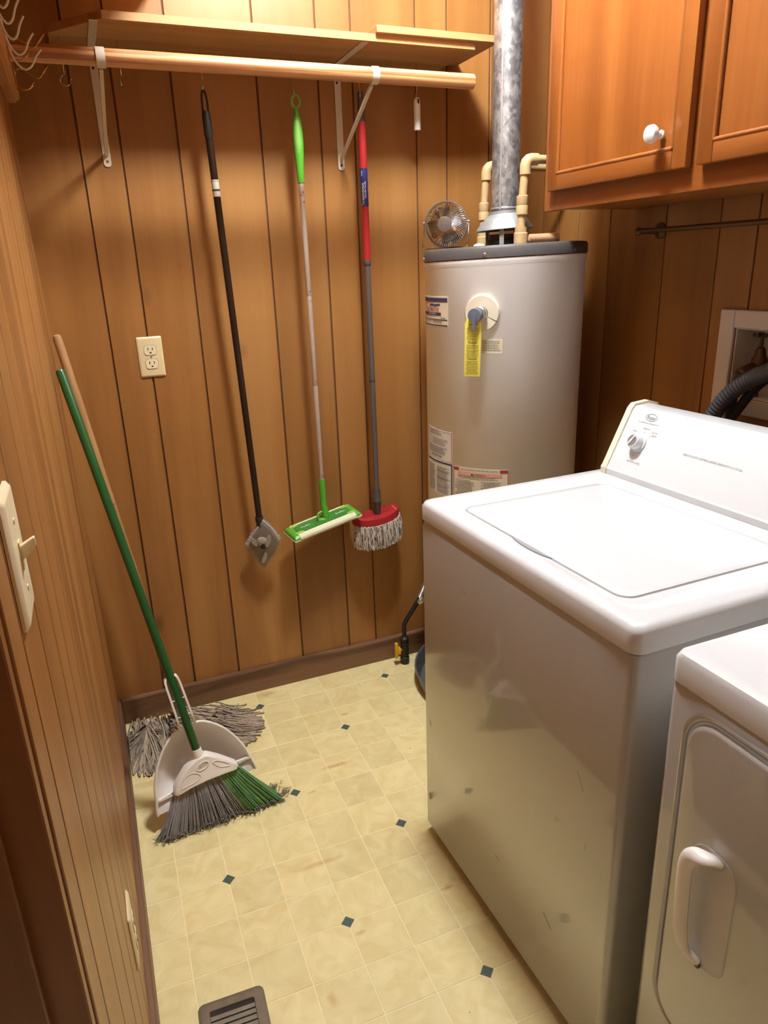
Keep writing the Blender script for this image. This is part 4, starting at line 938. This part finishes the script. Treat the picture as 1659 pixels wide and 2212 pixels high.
for k in range(nt2):
    f = (k+.5)/nt2
    for j in range(30):
        w0 = -.085+.168*f+random.uniform(-.0028,.0028); n0 = random.uniform(-.011,.013)
        a0 = .128
        spread = 1.98 if w0 > 0 else 1.80
        w1 = w0*spread+random.gauss(0,.0035)+.004; n1 = n0*1.5+random.gauss(0,.004)
        # meet the floor
        zb = random.uniform(.003,.014)
        a1 = (zb-(BW.z*w1+BN.z*n1))/BAX.z
        bend = random.uniform(-.004,.004)
        pts = [br(w0,a0,n0), br((w0*.5+w1*.5)-(w1-w0)*.06+bend*.3, (a0+a1)/2+.004, (n0+n1)/2+.003), br(w1,a1,n1)]
        tgt = green if w0 > .030+random.uniform(-.001,.001) else grey
        tgt.tube(pts, [.0013,.0012,.0010], 4, False)
        if True:
            e_ = Vector(pts[-1]); pp = [e_]
            for q_ in range(4): pp.append(pp[-1]+Vector((random.uniform(-.006,.006),random.uniform(-.006,.004),random.uniform(-.003,.004))))
            pp = [Vector((p.x,p.y,max(p.z,.0012))) for p in pp]
            dust.tube(pp, .0009, 4, False)
for k in range(30):     # stray left strands and clumps at the ends
    w1 = random.uniform(-.175,-.150); a1 = (.002-BW.z*w1)/BAX.z; grey.tube([br(-.084,.128,0), br((-.084+w1)/2-.004,.06,.002), br(w1,a1+.002,random.uniform(-.01,.01))], .0007, 4, False)
for cx, cy in ((.405,-.556),(.07,-.592),(.385,-.52)):
    for k in range(26):
        p = Vector((cx+random.gauss(0,.009),cy+random.gauss(0,.007),.002)); pp = [p]
        for q_ in range(4): pp.append(pp[-1]+Vector((random.uniform(-.006,.006),random.uniform(-.006,.006),random.uniform(-.001,.005))))
        dust.tube([Vector((p.x,p.y,max(p.z,.0012))) for p in pp], .0007, 4, False)
part_label(obj('grey_bristles', grey, M_BRG, bo, 60, kind='stuff'), 'grey plastic bristles')
part_label(obj('green_bristles', green, M_BRGN, bo, 60, kind='stuff'), 'green plastic bristles')
part_label(obj('bristle_lint', dust, M_DUST, bo, 60, kind='stuff'), 'dusty lint on the bristle tips')

# dustpan snapped to the pole behind the head
dpn = thing('dustpan', br(0,.16,-.04), 'off-white plastic dustpan clipped to the green broom pole', 'dustpan')
PO = -.016
half = [(.080,.1385),(.10,.1355),(.12,.131),(.145,.1265),(.165,.1205),(.19,.110),(.215,.0965),(.235,.082),(.25,.068),(.262,.054),(.270,.042),(.275,.030),(.276,.018)]
NA, NS = len(half), 21
def prow(a, h, dn):
    t = min(1, max(0, (a-.085)/.06)); t2 = min(1, max(0, (.277-a)/.075))
    D = .052*(t*t*(3-2*t)*.85+.15*t)*math.sqrt(t2) if t2 > 0 else 0
    out = []
    for k in range(NS):
        s = -1+2*k/(NS-1); out.append(br(h*s-.006*(1-(a-.08)/.2), a, PO-.0025-D*(1-abs(s)**3.2)-dn))
    return out
m = MB()
frt = [prow(a,h,0) for a,h in half]; bck = [prow(a,h*.985,.0022) for a,h in half]
m.loft([f_+b_[::-1] for f_, b_ in zip(frt, bck)])
obj('scoop', m, M_PANW, dpn, 50)
rim = [br(-h-.006*(1-(a-.08)/.2), a, PO) for a,h in half]+[br(h-.006*(1-(a-.08)/.2), a, PO) for a,h in reversed(half)]
obj('rim', MB().tube(smooth_path(rim[:NA],3), .0036, 8), M_PANW, dpn); obj('rim', MB().tube(smooth_path(rim[NA:],3), .0036, 8), M_PANW, dpn)
m = MB()
m.loft([[br(w,.1185+e,PO-.010*(1-abs(w/.13)**4)+n2) for w in [-.128+.256*k/16 for k in range(17)]] for e,n2 in ((-.004,-.001),(-.003,.0045),(.002,.0045),(.004,-.001))], False, False, False)
obj('lip_ridge', m, M_PANW, dpn)
for s in (-1, 1):
    pth = [(s*.0200,.272,PO),(s*.0190,.29,PO+.010),(s*.0180,.31,PO+.019),(s*.0172,.35,PO+.022),(s*.0165,.40,PO+.022),(s*.0150,.419,PO+.021),(s*.0118,.427,PO+.019)]
    m = MB(); lp = []
    for w2,a,n2 in smooth_path(pth,4): lp.append([br(w2-s*.0012,a,n2-.010), br(w2+s*.0042,a,n2-.010), br(w2+s*.0042,a,n2+.010), br(w2-s*.0012,a,n2+.010)])
    m.loft(lp); obj('clip_arm', m, M_PANW, dpn, 35)
    for a in (.318,.365):
        m = MB(); b2 = s*.0165
        m.tube([br(b2,a,PO+.030), br(b2-s*.006,a-.0005,PO+.031)], .0015, 6); obj('clip_tab', m, M_PANW, dpn)

# ------------------------------------------------------------------ string mop standing in the corner
sm = thing('string_mop', (.15,-.14,0), 'old string mop with grey-brown yarn on the floor and a worn wooden handle', 'mop')
q0_, q1_ = Vector((.187,-.135,.035)), Vector((.0172,-.085,1.262)); qd = (q1_-q0_).normalized()
hnd = obj('wooden_handle', MB().tube([q0_, q0_.lerp(q1_,.5), q1_-qd*.012, q1_-qd*.003, q1_], [.0118,.0118,.0118,.0095,.005], 18), M_HANDLE, sm)
hs = Vector((0,-1,0)).cross(qd).normalized()*-1
def hw(x, y):
    p = q0_.lerp(q1_, .60)+qd*x; nn = Vector((.35,-.93,0)); nn = (nn-qd*nn.dot(qd)).normalized(); sd = qd.cross(nn)
    a = y/.0118; return p+(nn*math.cos(a)-sd*-math.sin(a))*.0122
t = MB(); put_text(t, 'Rosie', .017, lambda x,y: hw(-x, y), 0, 0); obj('handwriting', t, plain('marker ink', srgb(84,50,28), .7), hnd, 0)
obj('mop_clamp', MB().tube([q0_-qd*.012, q0_+qd*.02, q0_+qd*.06], [.020,.017,.0128], 16), M_STEEL, sm)
random.seed(41); ya = (MB(), MB()); yb = (MB(), MB())
def strand(mb, p0, p1, h, wob, r=.0021, n=11):
    mb = random.choice(mb); r *= random.uniform(.8,1.15)
    p0, p1 = Vector(p0), Vector(p1); d = p1-p0; sd = Vector((-d.y,d.x,0)); L_ = sd.length; sd = sd.normalized() if L_ > 1e-6 else Vector((1,0,0))
    ph, fq, am = random.uniform(0,6), random.uniform(1,2.2), random.uniform(.2,1)*wob; bow = random.uniform(-1,1)*wob*1.6
    pts = []
    for k in range(n):
        t = k/(n-1); z = h*(1-t)**1.5+.0035+random.uniform(0,.0012)
        p = p0.lerp(p1,t)+sd*(am*math.sin(ph+fq*2*PI*t)*t*.6+bow*math.sin(PI*t)); p.z = z+p0.z*(1-t)*.0
        p.x = max(p.x, .0175); p.y = min(p.y, -.0175)
        pts.append(p)
    mb.tube(pts, r, 6, False)
# left bundle gathered at a knot, falling forward and to the wall
for k in range(170):
    a = random.uniform(math.radians(168), math.radians(292)); l = random.uniform(.15,.19)
    e = (.082+l*math.cos(a)*.62, -.135+l*math.sin(a)*1.0, 0)
    strand(ya, (.085+random.uniform(-.012,.012), -.135+random.uniform(-.012,.012), 0), e, random.uniform(.012,.060), .011)
for k in range(120):    # hump between the knot and the clamp
    o_ = random.uniform(-.045,.05)
    strand(ya, (.085, -.13+o_*.3, 0), (.155+random.uniform(-.02,.02), -.095+o_*1.1, 0), random.uniform(.012,.05), .006)
for k in range(110):
    x = random.uniform(.03,.15); strand(ya, (x+random.uniform(-.01,.01), -.075+random.uniform(-.03,.01), 0), (x+random.uniform(-.03,.02), -.20+random.uniform(-.03,.03), 0), random.uniform(.02,.045), .008)
M_YARN2 = plain('light mop yarn', srgb(184,166,144), .95, bump=.6, bscale=700, vary=.25)
obj('yarn_bundle', ya[0], M_YARN, sm, 60, kind='stuff'); obj('yarn_bundle', ya[1], M_YARN2, sm, 60, kind='stuff')
for k in range(380):   # right bundle fanning over the floor
    a = random.uniform(math.radians(-64), math.radians(11)); l = (.232+.062*math.sin(PI*(math.radians(11)-a)/math.radians(75)))*random.uniform(.84,1.0)
    s0 = (.175+random.uniform(-.03,.03), -.12+random.uniform(-.055,.04), 0)
    e = (.160+l*math.cos(a), -.135+l*math.sin(a)*.86, 0)
    strand(yb, s0, e, random.uniform(.010,.060), .016)
for k in range(110):
    s0 = (.27+random.uniform(-.05,.05), -.14+random.uniform(-.06,.06), 0); strand(yb, s0, (s0[0]+random.uniform(.06,.14), s0[1]+random.uniform(-.06,.02), 0), random.uniform(.02,.045), .014)
obj('yarn_bundle', yb[0], M_YARN, sm, 60, kind='stuff'); obj('yarn_bundle', yb[1], M_YARN2, sm, 60, kind='stuff')

# ------------------------------------------------------------------ gas stub, yellow valve and line in the back corner
gv = thing('gas_line', (1.004,-.062,0), 'black iron gas stub with a yellow lever valve by the baseboard', 'gas pipe')
gx, gy = 1.004, -.062
obj('floor_nipple', MB().lathe([(.0155,0),(.0165,.002),(.0165,.026),(.013,.028),(.013,.034),(.0155,.036),(.0155,.088),(.013,.092),(.0165,.096),(.0165,.106),(.010,.112)], (gx,gy,0), seg=20), M_IRON, gv)
lev = obj('valve_lever', MB().rbox(gx-.031,gx-.0185,gy-.014,gy+.004,.046,.074,.004,2).rbox(gx-.0405,gx-.0295,gy-.012,gy+.003,.030,.094,.003,2), M_YELLOWH, gv)
obj('valve_stem', MB().tube([(gx-.012,gy-.004,.060),(gx-.021,gy-.004,.060)], .006, 12), M_BRASS, gv)
obj('tubing', MB().tube(smooth_path([(gx,gy,.11),(gx,gy,.150),(gx+.006,gy-.002,.172),(gx+.030,gy-.010,.215),(gx+.050,gy-.018,.252),(gx+.056,gy-.021,.264)],6), .0082, 14), M_IRON, gv)
fd = Vector((.36,-.12,.92)).normalized()
obj('flare_nut', MB().lathe([(.012,-.006),(.018,0),(.018,.012),(.012,.018)], (gx+.056,gy-.021,.262), (.75,-.2,-.55), 6), M_STEEL, gv, 20)
m = MB(); pth = [Vector((gx+.058,gy-.022,.270))+fd*(.16*k/60) for k in range(61)]
m.tube(pth, [.0092 if k % 2 else .0112 for k in range(61)], 14); obj('corrugated_line', m, M_STEEL, gv)

# ------------------------------------------------------------------ electrical plates
def outlet(name, label, fnc, grp=None):
    """fnc(x right, z up, h out of the wall) -> world"""
    o = thing(name, fnc(0,-.057,.0), label, 'outlet', grp)
    pl = obj('cover_plate', MB().loft([[fnc(x,z,h) for x,z in rrect(-.035+e,.035-e,-.0572+e,.0572-e,.003,3)] for h,e in ((.0004,0),(.0022,0),(.0052,.0035),(.0056,.006))]), M_IVORY, o)
    for cz in (.0195,-.0195):
        ol = [(x,z) for x,z in [(max(-.0172,min(.0172,.0192*math.cos(2*PI*k/32))), cz+max(-.0137,min(.0137,.0172*math.sin(2*PI*k/32)))) for k in range(32)]]
        rim_ = obj('receptacle_gap', MB().loft([[fnc(x*1.035,cz+(z-cz)*1.04,h) for x,z in ol] for h in (.0050,.0059)]), M_SLOT, pl, 0)
        fc = obj('receptacle', MB().loft([[fnc(x,z,h) for x,z in ol] for h in (.005,.0070)]), M_IVORYW, o, 30)
        sl = MB()
        for sx, hh in ((-.0062,.0042),(.0062,.0035)):
            sl.loft([[fnc(sx+x,cz+.0035+z,h) for x,z in ((-.0011,-hh),(.0011,-hh),(.0011,hh),(-.0011,hh))] for h in (.0068,.0074)])
        sl.loft([[fnc(x,cz-.0072+z,h) for x,z in [(.0026*math.cos(t*PI/6),.0026*math.sin(t*PI/6)) for t in range(0,7)]+[(-.0026,-.0016),(.0026,-.0016)]] for h in (.0068,.0074)])
        obj('slots', sl, M_SLOT, fc, 0)
    obj('screw', MB().lathe([(.0028,0),(.0024,.0008),(.0006,.001)], fnc(0,0,.0056), (Vector(fnc(0,0,1))-Vector(fnc(0,0,0))), 12), M_STEEL, pl)
    return o
outlet('wall_outlet', 'ivory duplex outlet on the back wall between two panel grooves', lambda x,z,h: (.2549+x,-h,1.1779+z))
outlet('wall_outlet', 'ivory duplex outlet low on the left wall above the baseboard', lambda x,z,h: (h,-1.165+x,.335+z))
sp = thing('light_switch', (0,-1.567,1.127), 'ivory toggle light switch plate on the left wall beside the doorway', 'light switch')
sfn = lambda x,z,h: (h,-1.567+x,1.1845+z)
obj('cover_plate', MB().loft([[sfn(x,z,h) for x,z in rrect(-.035+e,.035-e,-.0572+e,.0572-e,.004,4)] for h,e in ((.0004,0),(.003,0),(.0062,.0035),(.0066,.006))]), M_IVORYW, sp)
obj('toggle_collar', MB().loft([[sfn(x,z,h) for x,z in rrect(-.0055,.0055,-.0125,.0125,.001,2)] for h in (.006,.0078)]), M_IVORY, sp)
obj('toggle', MB().loft([[sfn(x*s,.002+z*s+zo,h) for x,z in rrect(-.0045,.0045,-.0065,.0065,.0015,3)] for h,s,zo in ((.0065,1,-.001),(.0125,.9,.003),(.0185,.72,.0075),(.0195,.6,.008))]), M_IVORYW, sp)
for z in (.030,-.030):
    obj('screw', MB().lathe([(.0030,0),(.0026,.0009),(.0006,.0011)], sfn(0,z,.0065), (1,0,0), 12), M_IVORY, sp)

# ------------------------------------------------------------------ floor register
fr_x0, fr_x1, fy1 = .0855, .2185, -1.0845
rg = thing('floor_register', (.152,-1.23,0), 'taupe metal floor register with louvred slots set in the tiles', 'floor vent')
TH = -.045
def fv(x, y, z):
    c = (fr_x0, fy1); dx, dy = x-c[0], y-c[1]; return (c[0]+dx*math.cos(TH)-dy*math.sin(TH), c[1]+dx*math.sin(TH)+dy*math.cos(TH), z)
L0 = fy1-.292
lo = [[fv(x,y,z) for x,y in rrect(fr_x0+e,fr_x1-e,L0+e,fy1-e,max(.013-e*.5,.003),5)] for z,e in ((.0006,0),(.0025,.0005),(.0042,.0045),(.0045,.010),(.0045,.0215),(.003,.0225),(-.0006,.0228))]
obj('frame', MB().loft(lo, False, False), M_VENT, rg, 30)
obj('hollow', MB().loft([[fv(x,y,z) for x,y in rrect(fr_x0+.022,fr_x1-.022,L0+.022,fy1-.022,.003,2)] for z in (.0006,.0010)]), M_VENTD, rg, 0)
y = fy1-.034; k = 0
while y > L0+.03:
    m = MB(); xa, xb = fr_x0+.0225, fr_x1-.0225
    m.loft([[fv(x,y-.0005,.0042),fv(x,y-.0085,.0028),fv(x,y-.0085,.0014),fv(x,y-.0005,.0028)] for x in (xa,xb)])
    obj('louvre', m, M_VENT, rg, 0); y -= .0125; k += 1

# ------------------------------------------------------------------ hook rail high on the left wall
LZ = 1.805
rail = thing('hook_rail', (.016,-.55,LZ), 'moulded pine rail carrying coat hooks along the upper left wall', 'rail')
prf = [(.0006,LZ),(.020,LZ),(.022,LZ+.004),(.027,LZ+.006),(.0305,LZ+.011),(.0305,LZ+.075),(.027,LZ+.085),(.020,LZ+.09),(.0006,LZ+.09)]
obj('board', MB().loft([[(x,y,z) for x,z in prf] for y in (-1.05,-.072)]), M_LEDGE, rail, 30)
def white_hook(y, kx, lab):
    p = [(.0315,y,LZ+.062),(.036,y,LZ+.030),(.040,y,LZ+.004),(.048,y,LZ-.014),(.060,y,LZ-.022),(.072,y,LZ-.016),(.082,y,LZ+.000),(.0935,y,LZ+.013)]
    p2 = [(.0315,y+.012,LZ+.062),(.036,y+.011,LZ+.030),(.040,y+.009,LZ+.004),(.0485,y+.005,LZ-.013),(.058,y+.001,LZ-.021)]
    p, p2 = [[(.0315+(x-.0315)*kx, yy, z) for x,yy,z in q_] for q_ in (p, p2)]
    m = MB().tube(smooth_path(p,4), .0018, 8); m.tube(smooth_path(p2,4), .0017, 8)
    tag(obj('wire_hook', m, M_WIRE), lab, 'hook', 'white wire hooks on the rail')
for y, kx in ((-.496,1),(-.598,.85),(-.690,.68),(-.774,.65),(-.848,.60)): white_hook(y, kx, 'white coated wire hook in the row on the upper left rail')
def brass_hook(y, z, lab):
    h = thing('coat_hook', (.031,y,z-.03), lab, 'hook', 'brass double coat hooks')
    obj('back_plate', MB().rbox(.0308,.0335,y-.006,y+.006,z-.030,z+.024,.001,1), M_BRASS, h)
    obj('upper_prong', MB().tube(smooth_path([(.0335,y,z),(.040,y,z+.011),(.054,y,z+.009),(.076,y,z-.004),(.084,y,z-.003),(.094,y,z+.010),(.104,y,z+.022)],4), [.0016]*17+[.0018,.002,.0024,.003,.0032,.0032,.003,.0026], 8), M_BRASS, h)
    obj('lower_prong', MB().tube(smooth_path([(.0335,y,z-.020),(.042,y,z-.029),(.053,y,z-.029),(.061,y,z-.024),(.068,y,z-.014)],4), [.0017]*12+[.0022,.003,.0032,.0032,.0028], 8), M_BRASS, h)
brass_hook(-.20, 1.838, 'brass double coat hook on the rail end nearest the corner')
brass_hook(-.345, 1.862, 'brass double coat hook on the rail next to the white wire hooks')
